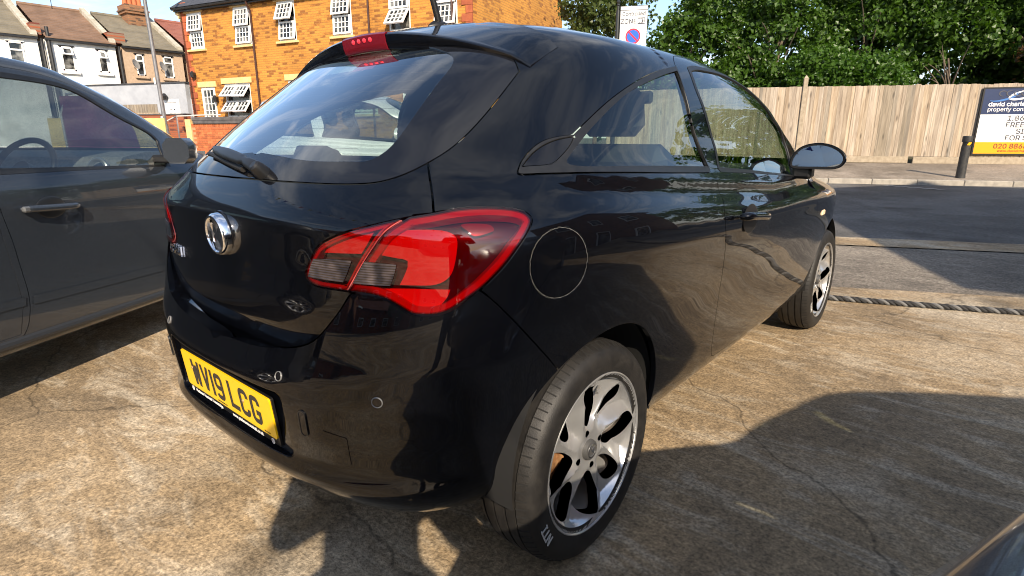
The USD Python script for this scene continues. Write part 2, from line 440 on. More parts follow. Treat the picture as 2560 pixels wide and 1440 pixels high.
TC = tab(.05, -.8,1.30,-.3,1.36,-.05,1.413,.18,1.463,.4,1.476,.8,1.475,1.1,1.458,1.35,1.428,1.6,1.335,2.0,1.12,2.18,1.02,2.6,.95,3.0,.86,3.2,.74,3.35,.6)


def corsa(LT, warp):
    def F(p):
        x, y, z = np.abs(p[..., 0]), p[..., 1], p[..., 2]
        zw = z + .07 * np.clip(y - .05, -.15, 1.2) * sstep(.80, .90, z) * (1 - sstep(1.10, 1.25, z))
        zl = z - warp * np.minimum(x, .7) ** 2 * sstep(.45, .55, z) * (1 - sstep(.70, .85, z))
        d = y - YC; back = d < 0
        a = np.where(back, AR(z), AF(z)); b = np.where(back, BR(z), BF(z)); L = np.where(back, LT(zl), LF(z))
        w = WZ(zw) + .07 * sstep(.30, .55, -y) * (1 - sstep(.26, .40, z))
        E = ((x / w) ** a + (np.abs(d) / L) ** b) ** (2 / (a + b))
        T = TC(y) - .09 * np.clip(x / .6, 0, 2) ** 2.4 * np.clip((z - .9) / .3, 0, 1) - .10 * x ** 2 * np.clip((1.1 - z) / .2, 0, 1)
        return smax(smax((E - 1) * .75, (z - T) * .9, .06), .25 - z, .04)
    return F


F_body, F_hatch = corsa(LB, .19), corsa(LH, 0.)
# ---- end hatchback body surface
# ---- family car body surface ------------------------------------------------------
YC2 = 1.35
WZ2 = tab(.005, .12,.62,.18,.74,.22,.80,.26,.822,.32,.834,.42,.846,.50,.852,.60,.858,.72,.864,.82,.866,.90,.860,.945,.848,.975,.832,.99,.822,1.005,.818,1.02,.812,1.10,.782,1.25,.728,1.36,.682,1.44,.65,1.55,.58)
LR2 = tab(.02, .12,1.8,.25,2.02,.4,2.08,.6,2.10,.9,2.08,1.0,2.04,1.2,1.96,1.4,1.82,1.55,1.5)
LF2 = tab(.02, .12,1.95,.25,2.12,.5,2.20,.7,2.16,.85,2.0,.95,1.80,1.02,1.68,1.07,1.52,1.2,1.38,1.35,1.13,1.45,.78,1.55,.45)
A2 = tab(.03, .1,2.8,.8,2.8,1.0,3.2,1.2,4,1.5,5)
B2 = tab(.03, .1,6,.8,6.5,1.0,5.5,1.2,5,1.5,5)
TC2 = tab(.05, -.9,1.36,-.3,1.46,.3,1.52,.9,1.55,1.4,1.535,1.75,1.515,2.1,1.405,2.7,1.09,3.1,.97,3.4,.84,3.6,.70)
def F_mpv(p):
    x, y, z = np.abs(p[..., 0]), p[..., 1], p[..., 2]
    d = y - YC2; back = d < 0
    E = ((x / WZ2(z)) ** np.where(back, 3.0, A2(z)) + (np.abs(d) / np.where(back, LR2(z), LF2(z))) ** np.where(back, 6., B2(z))) ** (1 / 4.)
    T = TC2(y) - .055 * np.clip(x / .6, 0, 2) ** 2.4 * np.clip((z - .9) / .3, 0, 1) - .10 * x ** 2 * np.clip((1.1 - z) / .2, 0, 1)
    return smax(smax((E - 1) * .75, (z - T) * .9, .06), .20 - z, .04)
# ---- end family car body surface
TRACE = {
    'glass_r': ([(0.0226, 0.1186), (0.0663, 0.1184), (0.1025, 0.1185), (0.1424, 0.1191), (0.1754, 0.1212), (0.1968, 0.1255), (0.215, 0.1348), (0.2291, 0.1471), (0.2431, 0.163), (0.2572, 0.1894), (0.2703, 0.2283), (0.2848, 0.286)], []),
    'clear_r': ([(-0.0062, 0.1482), (0.0515, 0.1437), (0.1058, 0.1397), (0.1545, 0.1411), (0.171, 0.1429), (0.1825, 0.1524), (0.1891, 0.1694), (0.1925, 0.1983), (0.1949, 0.2323), (0.1977, 0.265), (0.1986, 0.2889), (0.1882, 0.3083), (0.1707, 0.3183)], []),
    'hatch_cut': ([(0.2283, 0.1453), (0.2368, 0.1291), (0.2492, 0.101)], []),
    'lamp': ([(0.1367, 0.0449), (0.1376, 0.039), (0.1429, 0.0352), (0.1544, 0.0332), (0.1702, 0.0333), (0.1825, 0.0333), (0.1884, 0.0335), (0.1998, 0.0333), (0.2106, 0.0324), (0.2192, 0.0303), (0.2265, 0.0272), (0.2326, 0.0243), (0.2386, 0.0214), (0.2463, 0.0205), (0.2557, 0.0208), (0.265, 0.0232), (0.2742, 0.0285), (0.2833, 0.0354), (0.2926, 0.0429), (0.3019, 0.0525), (0.3112, 0.0639), (0.3205, 0.0786), (0.3268, 0.0904), (0.3294, 0.098), (0.3296, 0.1019), (0.3265, 0.106), (0.3208, 0.1089), (0.3122, 0.1103), (0.2967, 0.1101), (0.2819, 0.1085), (0.2651, 0.105), (0.2499, 0.1003), (0.2328, 0.0958), (0.2182, 0.0915), (0.204, 0.0871), (0.1889, 0.0826), (0.1753, 0.0778), (0.1628, 0.0724), (0.153, 0.0667), (0.1468, 0.0601), (0.1421, 0.0537)], []),
    'lamp_split': ([(0.2344, 0.0982), (0.2328, 0.0958), (0.2199, 0.0855), (0.2086, 0.0716), (0.1999, 0.0596), (0.1904, 0.0452), (0.1837, 0.0337), (0.1821, 0.0309)], []),
    'fog_lens': ([(0.1493, 0.0564), (0.1706, 0.0582), (0.1886, 0.059), (0.1842, 0.0494), (0.1798, 0.0407), (0.1607, 0.0404), (0.1419, 0.0406), (0.1447, 0.0489)], [0, 2, 4, 6]),
    'reverse_lens': ([(0.1999, 0.0591), (0.2137, 0.0593), (0.227, 0.059), (0.2249, 0.0503), (0.2218, 0.0419), (0.206, 0.0413), (0.1892, 0.0407), (0.1939, 0.0494)], [0, 2, 4, 6]),
    'brake_lens': ([(0.2238, 0.0858), (0.2391, 0.0879), (0.2531, 0.089), (0.2656, 0.0876), (0.2717, 0.0828), (0.2728, 0.0733), (0.2708, 0.0588), (0.2681, 0.0519), (0.2634, 0.0473), (0.255, 0.044), (0.2407, 0.0429), (0.2269, 0.0423), (0.2309, 0.0498), (0.2339, 0.0614), (0.227, 0.0628), (0.2106, 0.0643), (0.2159, 0.0741)], [0, 11, 14, 15]),
    'lower_lens': ([(0.1882, 0.0363), (0.2209, 0.0393), (0.2503, 0.0406), (0.2682, 0.0408), (0.2656, 0.0342), (0.2592, 0.0269), (0.2489, 0.0261), (0.2384, 0.0256), (0.2262, 0.0314), (0.2105, 0.0347)], [0, 3, 5, 7]),
    'inner_lens': ([(0.1652, 0.0717), (0.18, 0.0763), (0.1937, 0.0802), (0.205, 0.0827), (0.2002, 0.0737), (0.1932, 0.0637), (0.1745, 0.0624), (0.1553, 0.061)], [0, 3, 5, 7]),
    'upper_lens': ([(0.2734, 0.0954), (0.2893, 0.0978), (0.2982, 0.0965), (0.3007, 0.0926), (0.2954, 0.0887), (0.2854, 0.0856), (0.2802, 0.0901)], []),
    'hatch_low': ([(-0.029, -0.052), (0.0103, -0.049), (0.0479, -0.0431), (0.0841, -0.0346), (0.1104, -0.0274), (0.1323, -0.0185), (0.1494, -0.0067), (0.1646, 0.0077), (0.1753, 0.0196), (0.182, 0.0295), (0.185, 0.0324)], []),
    'bump_top': ([(-0.1321, -0.0124), (-0.1082, -0.0187), (-0.0715, -0.0277), (-0.0323, -0.032), (-0.0088, -0.033), (0.032, -0.0294), (0.0631, -0.0278), (0.0898, -0.0251), (0.1133, -0.0212), (0.1314, -0.0174), (0.1467, -0.0116), (0.1586, -0.0026), (0.1694, 0.0095), (0.1776, 0.0202), (0.1838, 0.0296), (0.1865, 0.0328)], []),
    'bump_cut': ([(0.2908, 0.0404), (0.3009, 0.0321), (0.3166, 0.0147), (0.3299, -0.0033), (0.3413, -0.0206), (0.3537, -0.0416), (0.3676, -0.069)], []),
    'arch': ([(0.4245, -0.0391), (0.4432, -0.0304), (0.4719, -0.0394), (0.4982, -0.0559), (0.5387, -0.0993), (0.5633, -0.1495), (0.5688, -0.1813), (0.5636, -0.2284), (0.547, -0.2604)], []),
    'dlo': ([(0.3127, 0.1459), (0.3123, 0.1506), (0.3136, 0.1589), (0.3197, 0.1734), (0.3307, 0.1885), (0.3464, 0.1997), (0.3656, 0.2098), (0.384, 0.2405), (0.412, 0.2876), (0.4497, 0.3469), (0.5011, 0.4253), (0.5475, 0.493), (0.6189, 0.5946), (0.6968, 0.4451), (0.8051, 0.3173), (0.7954, 0.2987), (0.4943, 0.1963), (0.376, 0.1603), (0.3207, 0.1464)], [6, 12, 14, 15]),
    'quarter_glass': ([(0.3598, 0.1701), (0.3619, 0.1768), (0.375, 0.2031), (0.3925, 0.2355), (0.4174, 0.2788), (0.4504, 0.3331), (0.5015, 0.4051), (0.547, 0.469), (0.621, 0.5724), (0.6968, 0.4451), (0.7926, 0.3204), (0.4983, 0.2107), (0.3646, 0.1672)], [8, 10]),
    'fin': ([(0.3156, 0.1549), (0.3229, 0.1708), (0.3341, 0.185), (0.3483, 0.1966), (0.3662, 0.207), (0.3617, 0.1926), (0.3531, 0.177), (0.3449, 0.1656), (0.336, 0.1608)], [0, 4]),
    'door_rear': ([(0.6228, 0.6786), (0.6188, 0.6042), (0.6277, 0.5911), (0.6968, 0.4451), (0.8051, 0.3173), (0.8283, 0.288), (0.8669, 0.2356), (0.8371, 0.1803), (0.8421, 0.13), (0.867, 0.0966), (0.9217, -0.0127), (0.9535, -0.1244), (0.9611, -0.2514), (0.9488, -0.409), (0.9571, -0.4756)], []),
    'door_top': ([(0.6228, 0.6786)], []),
    'door_front': ([(2.9225, 0.5693), (2.7923, 0.3919), (2.9804, 0.2451), (3.4239, -0.3102), (3.5803, -1.0288), (3.4041, -1.2756), (3.1191, -1.6217)], []),
    'door_glass': ([(0.7056, 0.6701), (0.7525, 0.5822), (0.8338, 0.5164), (0.8917, 0.4403), (0.9053, 0.3591), (1.3983, 0.5083), (2.0133, 0.6579), (2.3708, 0.7167), (2.4217, 0.9658), (2.2225, 1.3229), (1.8167, 1.2502), (1.5086, 1.2352), (1.3085, 1.2018), (1.0442, 1.0436), (0.8318, 0.826), (0.7454, 0.7302)], [0, 4, 7]),
    'door_trim': ([(0.684, 0.6705), (0.7381, 0.5694), (0.8145, 0.5038), (0.872, 0.4307), (0.8813, 0.3388), (1.3786, 0.4764), (1.9615, 0.5999), (2.4789, 0.6755), (2.5514, 1.0152), (-8.2558, 0.6356), (-7.4125, 1.2716), (-6.5226, 1.7016), (-5.8771, 1.8193), (-5.2181, 1.796), (0.8485, 0.8947), (0.753, 0.7714)], [0, 4, 7]),
    'm_glass': ([(0.7318, 0.2266), (0.7025, 0.632), (0.8056, 0.7482), (0.8944, 0.8277), (1.0822, 0.987), (1.3236, 1.1216), (1.7321, 1.1435), (2.1838, 1.1451), (2.3128, 1.0741), (2.3774, 0.6481), (1.42, 0.4083)], [0, 1, 8, 9]),
    'm_frame': ([(0.7308, 0.2151), (0.6953, 0.6585), (0.7954, 0.7794), (0.8799, 0.8677), (1.0606, 1.0431), (1.3135, 1.2163), (1.7528, 1.2652), (2.2569, 1.2959), (2.4603, 1.2207), (2.4136, 0.603), (1.4062, 0.3759)], [0, 1, 8, 9]),
    'm_roofgap': ([(0.6847, 0.695), (0.8738, 0.8868), (1.0534, 1.0659), (1.3251, 1.2607), (1.7706, 1.325), (2.3691, 1.3036), (2.8995, 1.1095)], []),
    'm_doorrear': ([(0.8811, 0.2613), (0.8996, 0.0936), (0.9237, -0.0447), (0.921, -0.2162), (0.8952, -0.3375), (0.8367, -0.4237), (0.8039, -0.4443)], []),
    'm_sill': ([(0.8039, -0.4443), (1.0567, -0.6022), (1.6756, -0.9663), (2.2872, -1.3558)], []),
    'm_strip': ([(0.9222, -0.3188), (1.2919, -0.4625), (1.8894, -0.6947), (2.4597, -0.927), (2.3911, -1.0172), (1.8403, -0.7622), (1.2617, -0.509), (0.9028, -0.3542)], [0, 3, 4, 7]),
    'm_strip_r': ([(0.6539, -0.2295), (0.7931, -0.2707), (0.8879, -0.3041), (0.8699, -0.3379), (0.7778, -0.3014), (0.6423, -0.2554)], [0, 2, 3, 5]),
    'm_handle': ([(0.9627, 0.0888), (1.3044, 0.1059)], []),
    'm_mirror': ([(2.5747, 1.2954), (2.8525, 1.0111), (2.5627, 0.7789)], []),
    'm_wing': ([(3.0553, 1.3278), (2.8379, 0.9744)], []),
}
# ---- the black hatchback ---------------------------------------------------------
SH = Shell(F_body, (0, .75, .72))
def UV(name, n=8, closed=True):
    pts, co = TRACE[name]
    return spline(pts, co, closed=closed, n=n)
def uv3(p): return SH.uv(np.asarray(p, float))
def sp3(p, n=8): return uv3(spline(np.asarray(p, float), closed=False, n=n))
def poly(*parts): return shapely.Polygon(np.vstack(parts)).buffer(0)
def both(right): return shapely.union(poly(right), poly(np.asarray(right) * [-1, 1])).buffer(1e-6)
def flip(p): return shapely.affinity.scale(p, -1, 1, origin=(0, 0))
def symm(right):
    """A closed polygon from its right-hand outline, running from the centre line below to the centre line above."""
    r = np.asarray(right, float); r = r[r[:, 0] >= -1e-9]
    r = np.vstack([[0, r[0, 1]], r, [0, r[-1, 1]]])
    return poly(r, (r * [-1, 1])[::-1])
def yz(pts, sgn=1): return uv3(SH.side(pts, sgn))
def disc(c, n, r, k=40):
    """A circle of radius r about the surface point c, as (u, v)."""
    n = n / np.linalg.norm(n); a = np.cross(n, [0, 0, 1.]); a /= np.linalg.norm(a); b = np.cross(n, a); t = np.linspace(0, 2 * np.pi, k, endpoint=False)[:, None]
    return poly(uv3(c + r * (np.cos(t) * a + np.sin(t) * b)))

g_right = np.vstack([uv3([[0, -.515, 1.024]]), UV('glass_r', closed=False), sp3([(.55, -.056, 1.275), (.50, -.02, 1.305), (.40, .005, 1.345), (.2, .025, 1.378), (0, .03, 1.386)])])
P_glass = symm(g_right)
c_right = np.vstack([uv3([[0, -.47, 1.080]]), UV('clear_r', closed=False)[3:], sp3([(.331, -.093, 1.337), (.25, -.07, 1.350), (.12, -.055, 1.360), (0, -.05, 1.363)])])
P_clear = symm(c_right)
P_lamp = poly(UV('lamp', n=4))
split = UV('lamp_split', closed=False)
P_in_half = poly(split, uv3([(.30, -.58, .77), (.30, -.55, 1.0), (.6, -.40, 1.02)]))
P_lin, P_lout = P_lamp.intersection(P_in_half.buffer(0)), P_lamp.difference(P_in_half.buffer(0))
low = UV('hatch_low', closed=False); low = low[low[:, 0] > .02]
hc = UV('hatch_cut', closed=False)[::-1]
t_right = np.vstack([[0, low[0, 1] - .004], low, split[::-1][1:], hc, uv3([(.545, -.351, 1.072), (.45, -.30, 1.12), (0, -.3, 1.16)])])
P_tail = symm(t_right).difference(P_glass.buffer(.0022)).difference(P_lin.buffer(.0008)).difference(flip(P_lin).buffer(.0008))
P_tail = max(getattr(P_tail, 'geoms', [P_tail]), key=lambda g: g.area)

AR_R, AR_Z = .322, .345
def arch(y0, k=48):
    t = np.linspace(math.radians(-16), math.radians(196), k); yy, zz = y0 + AR_R * np.cos(t), AR_Z + AR_R * np.sin(t)
    return poly(yz(np.stack([yy, np.maximum(zz, .262)], 1)), uv3([(.60, y0 - .30, .2), (.45, y0 - .26, .2), (.45, y0 + .26, .2), (.60, y0 + .30, .2)]))
P_arch = arch(0.)
bc = UV('bump_cut', closed=False)
P_bump = poly(uv3([(0, -.55, .62), (.42, -.55, .84), (.70, -.41, .845)]), bc, uv3([(.785, -.12, .5), (.76, -.2, .30), (.70, -.30, .252), (.40, -.36, .25), (0, -.38, .25)]))
P_bump = shapely.union(P_bump, flip(P_bump)).buffer(1e-5)
bt = UV('bump_top', closed=False); bt = bt[bt[:, 0] > .01]
cutT = symm(np.vstack([[0, bt[0, 1] - .001], bt, split[::-1][1:3], uv3([(.45, -.5, .9), (0, -.5, .9)])])).buffer(.0008)
P_bump = P_bump.difference(cutT).difference(P_lamp.buffer(.0012)).difference(flip(P_lamp).buffer(.0012)).difference(P_arch).difference(flip(P_arch))
def rect_rear(x0, x1, z0, z1, r, k=6):
    pts = []
    for cx, cz, a0 in ((x1 - r, z1 - r, 0), (x0 + r, z1 - r, 90), (x0 + r, z0 + r, 180), (x1 - r, z0 + r, 270)):
        for a in np.linspace(a0, a0 + 90, k): pts.append((cx + r * math.cos(math.radians(a)), cz + r * math.sin(math.radians(a))))
    p = np.array(pts); p = np.vstack([np.linspace(a, b, 6)[:-1] for a, b in zip(p, np.roll(p, -1, 0))])
    y = np.full(len(p), -1.0); o = np.stack([p[:, 0], np.full(len(p), .2), p[:, 1]], 1); d = np.tile([0., -1, 0], (len(p), 1))
    return uv3(SH.cast(d, o=o, a=0, b=1.2))
P_recess = poly(rect_rear(-.325, .325, .386, .560, .02))
P_bump = max(getattr(P_bump, 'geoms', [P_bump]), key=lambda g: g.area)
P_bump = P_bump.difference(P_recess)

P_dlo = poly(UV('dlo')); P_qg = poly(UV('quarter_glass', n=5)); P_fin = poly(UV('fin', n=5))
P_dg = poly(UV('door_glass', n=5))
dr = UV('door_rear', closed=False); df = UV('door_front', closed=False)[::-1]
P_door = poly(dr, yz(spline([(.84, .326), (1.1, .318), (1.5, .318), (1.72, .325), (1.80, .345), (1.85, .40)], closed=False)), df,
              yz(spline([(1.86, .93), (1.88, .985), (1.80, 1.06), (1.66, 1.16), (1.45, 1.275), (1.25, 1.345), (1.0, 1.378), (.85, 1.383), (.72, 1.38)], closed=False)))
P_door = max(getattr(P_door, 'geoms', [P_door]), key=lambda g: g.area)
P_trim = P_dg.buffer(.020).intersection(P_door.buffer(-.006))
fc = SH.side([(-.222, .862)])[0]; fn = SH.normal(fc[None])[0]
P_flap, P_flapc = disc(fc, fn, .0750), disc(fc, fn, .0790)
# the nose, in its own chart from the front
SHF = Shell(lambda p: F_body(p * np.array([1, -1, 1])), (0, -.75, .72))
def fuv(p): return SHF.uv(np.asarray(p, float) * [1, -1, 1])
P_ws_r = np.array([(0, 2.16, 1.02), (.35, 2.12, 1.02), (.66, 1.98, 1.02), (.69, 1.90, 1.06), (.62, 1.62, 1.24), (.545, 1.42, 1.36), (.3, 1.37, 1.42), (0, 1.36, 1.43)], float)
RSPLIT = 2.4
disk = shapely.Point(0, 0).buffer(RSPLIT, 64)
def to_rear(fp):
    """(u, v) of the front chart in the rear chart (an inversion in the unit circle)."""
    return shapely.Polygon([(x / (x * x + y * y), y / (x * x + y * y)) for x, y in fp.exterior.coords]).buffer(0)
ws_f = fuv(spline(P_ws_r, closed=False, n=6)); P_ws_f = poly(ws_f, (ws_f * [-1, 1])[::-1])
P_ws = to_rear(shapely.Polygon(np.array(P_ws_f.exterior.coords)))
holes = [P_glass.buffer(.0022), P_tail.buffer(.0022), shapely.Polygon(P_bump.exterior).buffer(.0016), P_lamp.buffer(.0012), P_arch, P_dlo.buffer(.0014), P_door.buffer(.0030), P_flapc, cutT, P_recess]
holes += [P_lin.buffer(.001), symm(t_right)]
hole_all = shapely.union_all([shapely.union(h, flip(h)) for h in holes]).buffer(1e-5)
arch_f = arch(2.511)
P_shell = disk.difference(hole_all).difference(P_ws.buffer(.004)).difference(arch_f).difference(flip(arch_f))
P_shell = shapely.MultiPolygon([g for g in getattr(P_shell, 'geoms', [P_shell]) if g.area > .003])
front_disk = shapely.Point(0, 0).buffer(1 / RSPLIT, 48)
inv = lambda p: shapely.Polygon([(x / (x * x + y * y), y / (x * x + y * y)) for x, y in np.array(p.exterior.coords)]).buffer(0)
P_nose = front_disk.difference(inv(P_door.buffer(.003))).difference(inv(flip(P_door).buffer(.003))).difference(P_ws_f.buffer(.003)).difference(inv(arch_f)).difference(inv(flip(arch_f)))
P_nose = max(getattr(P_nose, 'geoms', [P_nose]), key=lambda g: g.area)


def yflip(mb):
    v, f, n = mb.out(); return MB().add(v * [1, -1, 1], f, n * [1, -1, 1], flip=True)


CAR = {}
CAR['body_shell'] = panel(SH, P_shell, .013, rad=.0015, flange=.014)
CAR['front_body'] = yflip(panel(SHF, P_nose, .016, edge=False))
CAR['tailgate'] = panel(SH, P_tail, .0065, F=F_hatch, rad=.0016, flange=.02)
CAR['bumper'] = panel(SH, P_bump, .007, rad=.0022, flange=.055)
CAR['door'] = panel(SH, P_door.difference(P_trim.buffer(.001)), .016, rad=.0013, flange=.02)
CAR['rear_window'] = panel(SH, P_clear.buffer(.003), .009, lift=-.004, edge=False)
CAR['window_border'] = panel(SH, P_glass.difference(P_clear), .009, lift=-.0015, rad=.001, flange=.004)
CAR['quarter_trim'] = panel(SH, P_dlo.difference(P_qg).difference(P_fin.buffer(.002)), .009, lift=.003, rad=.003, flange=.006)
CAR['fin_panel'] = panel(SH, P_fin, .009, lift=.001, rad=.001)
CAR['quarter_glass'] = panel(SH, P_qg.buffer(.004), .012, lift=-.003, edge=False)
CAR['door_trim'] = panel(SH, P_trim.difference(P_dg), .012, lift=.001, rad=.002, flange=.008)
CAR['door_glass'] = panel(SH, P_dg.buffer(.004), .016, lift=-.004, edge=False)
CAR['fuel_flap'] = panel(SH, P_flap, .008, rad=.001)
CAR['windscreen'] = yflip(panel(SHF, P_ws_f.buffer(.004), .02, edge=False))
# lamps
P_lens_o, P_lens_i = P_lout.buffer(-.0012), P_lin.buffer(-.0012)
CAR['lamp_lens_outer'] = panel(SH, P_lens_o, .006, lift=.005, rad=.003, flange=.008)
CAR['lamp_lens_inner'] = panel(SH, P_lens_i, .006, lift=.005, rad=.003, flange=.008)
CAR['lamp_housing'] = panel(SH, P_lamp.buffer(.002), .009, lift=-.026, edge=False)
ring = P_lens_o.difference(P_lens_o.buffer(-.0052)); ring2 = P_lens_i.difference(P_lens_i.buffer(-.0030))
CAR['lamp_rim'] = panel(SH, shapely.union(ring, ring2), .006, lift=-.001, rad=.001, flange=.02)
CAR['brake_reflector'] = panel(SH, poly(UV('brake_lens', n=5)), .006, lift=-.010, rad=.003, flange=.012)
CAR['lower_reflector'] = panel(SH, poly(UV('lower_lens', n=5)), .006, lift=-.009, rad=.003, flange=.012)
CAR['inner_reflector'] = panel(SH, poly(UV('inner_lens', n=5)), .006, lift=-.010, rad=.003, flange=.012)
CAR['upper_reflector'] = panel(SH, poly(UV('upper_lens', n=5)), .006, lift=-.013, rad=.003, flange=.010)
CAR['fog_lens'] = panel(SH, poly(UV('fog_lens', n=4)), .006, lift=.0065, rad=.001, flange=.01)
CAR['reverse_lens'] = panel(SH, poly(UV('reverse_lens', n=4)), .006, lift=.0065, rad=.001, flange=.01)


def make_wheel():
    """Tyre, rim and brake of one wheel; the axle runs along x and the outer face is at x = 0."""
    R = .303
    prof = [(.205, -.004), (.222, .004), (.235, .0085), (.255, .011), (.272, .0085), (.286, .001), (.2935, -.010), (.2985, -.022)]
    gro = [(-.030, 0), (-.031, .006), (-.035, .006), (-.036, 0), (-.062, 0), (-.063, .007), (-.069, .007), (-.070, 0), (-.098, 0), (-.099, .007), (-.105, .007), (-.106, 0), (-.132, 0), (-.133, .006), (-.137, .006), (-.138, 0)]
    prof += [(.3015 - d + .0015 * (1 - ((x + .085) / .06) ** 2), x) for x, d in gro]
    prof += [(.2985, -.146), (.2935, -.158), (.286, -.168), (.272, -.176), (.255, -.178), (.222, -.172), (.205, -.165)]
    tyre = lathe(prof, 96, 'x')
    # sipes across the shoulder
    sip = []
    sp_ = shapely.Polygon([(-.0310, .3022), (-.026, .3010), (-.022, .2990), (-.016, .2968), (-.010, .2940), (-.005, .2912), (-.008, .285), (-.031, .292)])
    s0 = ext(sp_, .0036, -.0018)
    s0.apply_transform(np.array([[1., 0, 0, 0], [0, 0, -1, 0], [0, 1, 0, 0], [0, 0, 0, 1]]))
    for k in range(84):
        sip.append(at(s0, rotx(2 * np.pi * k / 84)))
    rim_out = [(R_, X) for R_, X in [(.2225, .0045), (.2225, .0015), (.216, -.003), (.212, -.010), (.2145, -.020)]]
    barrel = lathe([(.2235, .002), (.2225, .0055), (.2198, .0060), (.2174, .0035), (.2174, -.02), (.2115, -.025), (.205, -.16), (.215, -.17)], 72, 'x')
    big = [(.199, 12), (.200, 4), (.188, -7), (.165, -15), (.130, -18), (.090, -13), (.070, 2), (.080, 13), (.110, 15), (.165, 15)]
    sml = [(.196, 4), (.195, -5), (.178, -11), (.150, -10), (.118, -5), (.098, 3), (.105, 10), (.140, 12), (.175, 9)]
    P = shapely.Point(0, 0).buffer(.2168, 48)
    for k in range(4):
        for o, a0 in ((big, 90), (sml, 136)):
            q = np.array([(r * math.cos(math.radians(a + a0 + 90 * k)), r * math.sin(math.radians(a + a0 + 90 * k))) for r, a in o])
            P = P.difference(shapely.Polygon(spline(q, n=5)))
        a = math.radians(-165 + 90 * k); P = P.difference(shapely.Point(.054 * math.cos(a), .054 * math.sin(a)).buffer(.0095, 8))
    V, T = grid_mesh(P, .0058)
    def zf(p):
        r = np.hypot(p[:, 0], p[:, 1]); a = np.degrees(np.arctan2(p[:, 1], p[:, 0])) + (r - .1) * 160
        t = ((a - 22.5) % 45) / 45; tri = np.where(t < .38, t / .38, (1 - t) / .62)
        w = sstep(.05, .10, r) * (1 - sstep(.195, .2150, r))
        t2 = ((a - 67.5) % 90) / 90; tri2 = np.abs(t2 - .5) * 2
        return -.016 * (1 - sstep(.14, .214, r)) - .006 * sstep(.06, .02, r) - .027 * w * tri ** .85 - .012 * w * (tri2 - .5) - .004 + .0055 * sstep(.200, .2165, r)
    z = zf(V); e = .0012
    nx = -(zf(V + [e, 0]) - zf(V - [e, 0])) / (2 * e); ny = -(zf(V + [0, e]) - zf(V - [0, e])) / (2 * e)
    n = np.stack([np.ones(len(V)), nx, ny], 1); n /= np.linalg.norm(n, axis=1, keepdims=True)
    face = MB().add(np.stack([z, V[:, 0], V[:, 1]], 1), T, n)
    for ringp in P.interiors:
        c = np.array(ringp.coords)[:-1]
        if ringp.is_ccw: c = c[::-1]
        zz = zf(c); a = np.stack([zz, c[:, 0], c[:, 1]], 1); b = np.stack([zz - .034, c[:, 0] * 1.0, c[:, 1]], 1)
        tdir = np.roll(c, -1, 0) - np.roll(c, 1, 0); nn = np.stack([0 * zz, tdir[:, 1], -tdir[:, 0]], 1); nn /= np.linalg.norm(nn, axis=1, keepdims=True)
        m = len(c); i = np.arange(m); j = (i + 1) % m
        face.add(np.vstack([a, b]), np.stack([i, j, j + m, i + m], 1), np.vstack([nn, nn]))
        face.add(np.vstack([a, b]), np.stack([i, i + m, j + m, j], 1), -np.vstack([nn, nn]))
    cap = lathe([(0, -.012), (.024, -.012), (.027, -.014), (.029, -.02), (.029, -.03)], 28, 'x')
    bolts = cat([at(lathe([(0, -.030), (.007, -.030), (.0085, -.034), (.0085, -.05)], 6, 'x'), mov(0, .054 * math.cos(math.radians(-165 + 90 * k)), .054 * math.sin(math.radians(-165 + 90 * k)))) for k in range(4)])
    disc_ = lathe([(0, -.055), (.07, -.055), (.075, -.075), (.125, -.075), (.125, -.095), (0, -.095)], 48, 'x')
    cal = at(boxm(-.10, -.052, -.05, .05, .075, .148, .012), rotx(math.radians(15)))
    badge = at(ext(shapely.Point(0, 0).buffer(.021, 20).difference(shapely.Point(0, 0).buffer(.0165, 20)).union(shapely.Polygon([(-.012, .012), (-.004, -.002), (.012, -.013), (.006, .002), (.012, .010), (0, .004)])), .002), frame_m((-.0125, 0, 0), (0, 1, 0), (0, 0, 1)))
    valve = at(lathe([(0, 0), (.004, 0), (.005, .003), (.005, .03), (0, .03)], 8), frame_m((-.03, .055, .165), (0, .3, -1), (1, .3, 0)))
    return dict(tyre=tyre, sipes=cat(sip), rim=face, barrel=barrel, wheel_cap=cap, wheel_bolts=bolts, brake_disc=disc_, brake_caliper=cal, cap_emblem=badge, valve=valve)


WH = make_wheel()
def side_text(text, r, a0, h):
    """Raised lettering wrapped round the tyre wall at radius r, reading clockwise from a0 degrees."""
    m = meshkit.text_mesh(text, h, .0012, bold=True); v = np.array(m.vertices); a = math.radians(a0) - v[:, 0] / r; rr = r + v[:, 1]
    m.vertices = np.stack([.0108 + v[:, 2], rr * np.cos(a), rr * np.sin(a)], 1)
    if np.linalg.det(np.eye(3)) and m.volume < 0: m.invert()
    return m


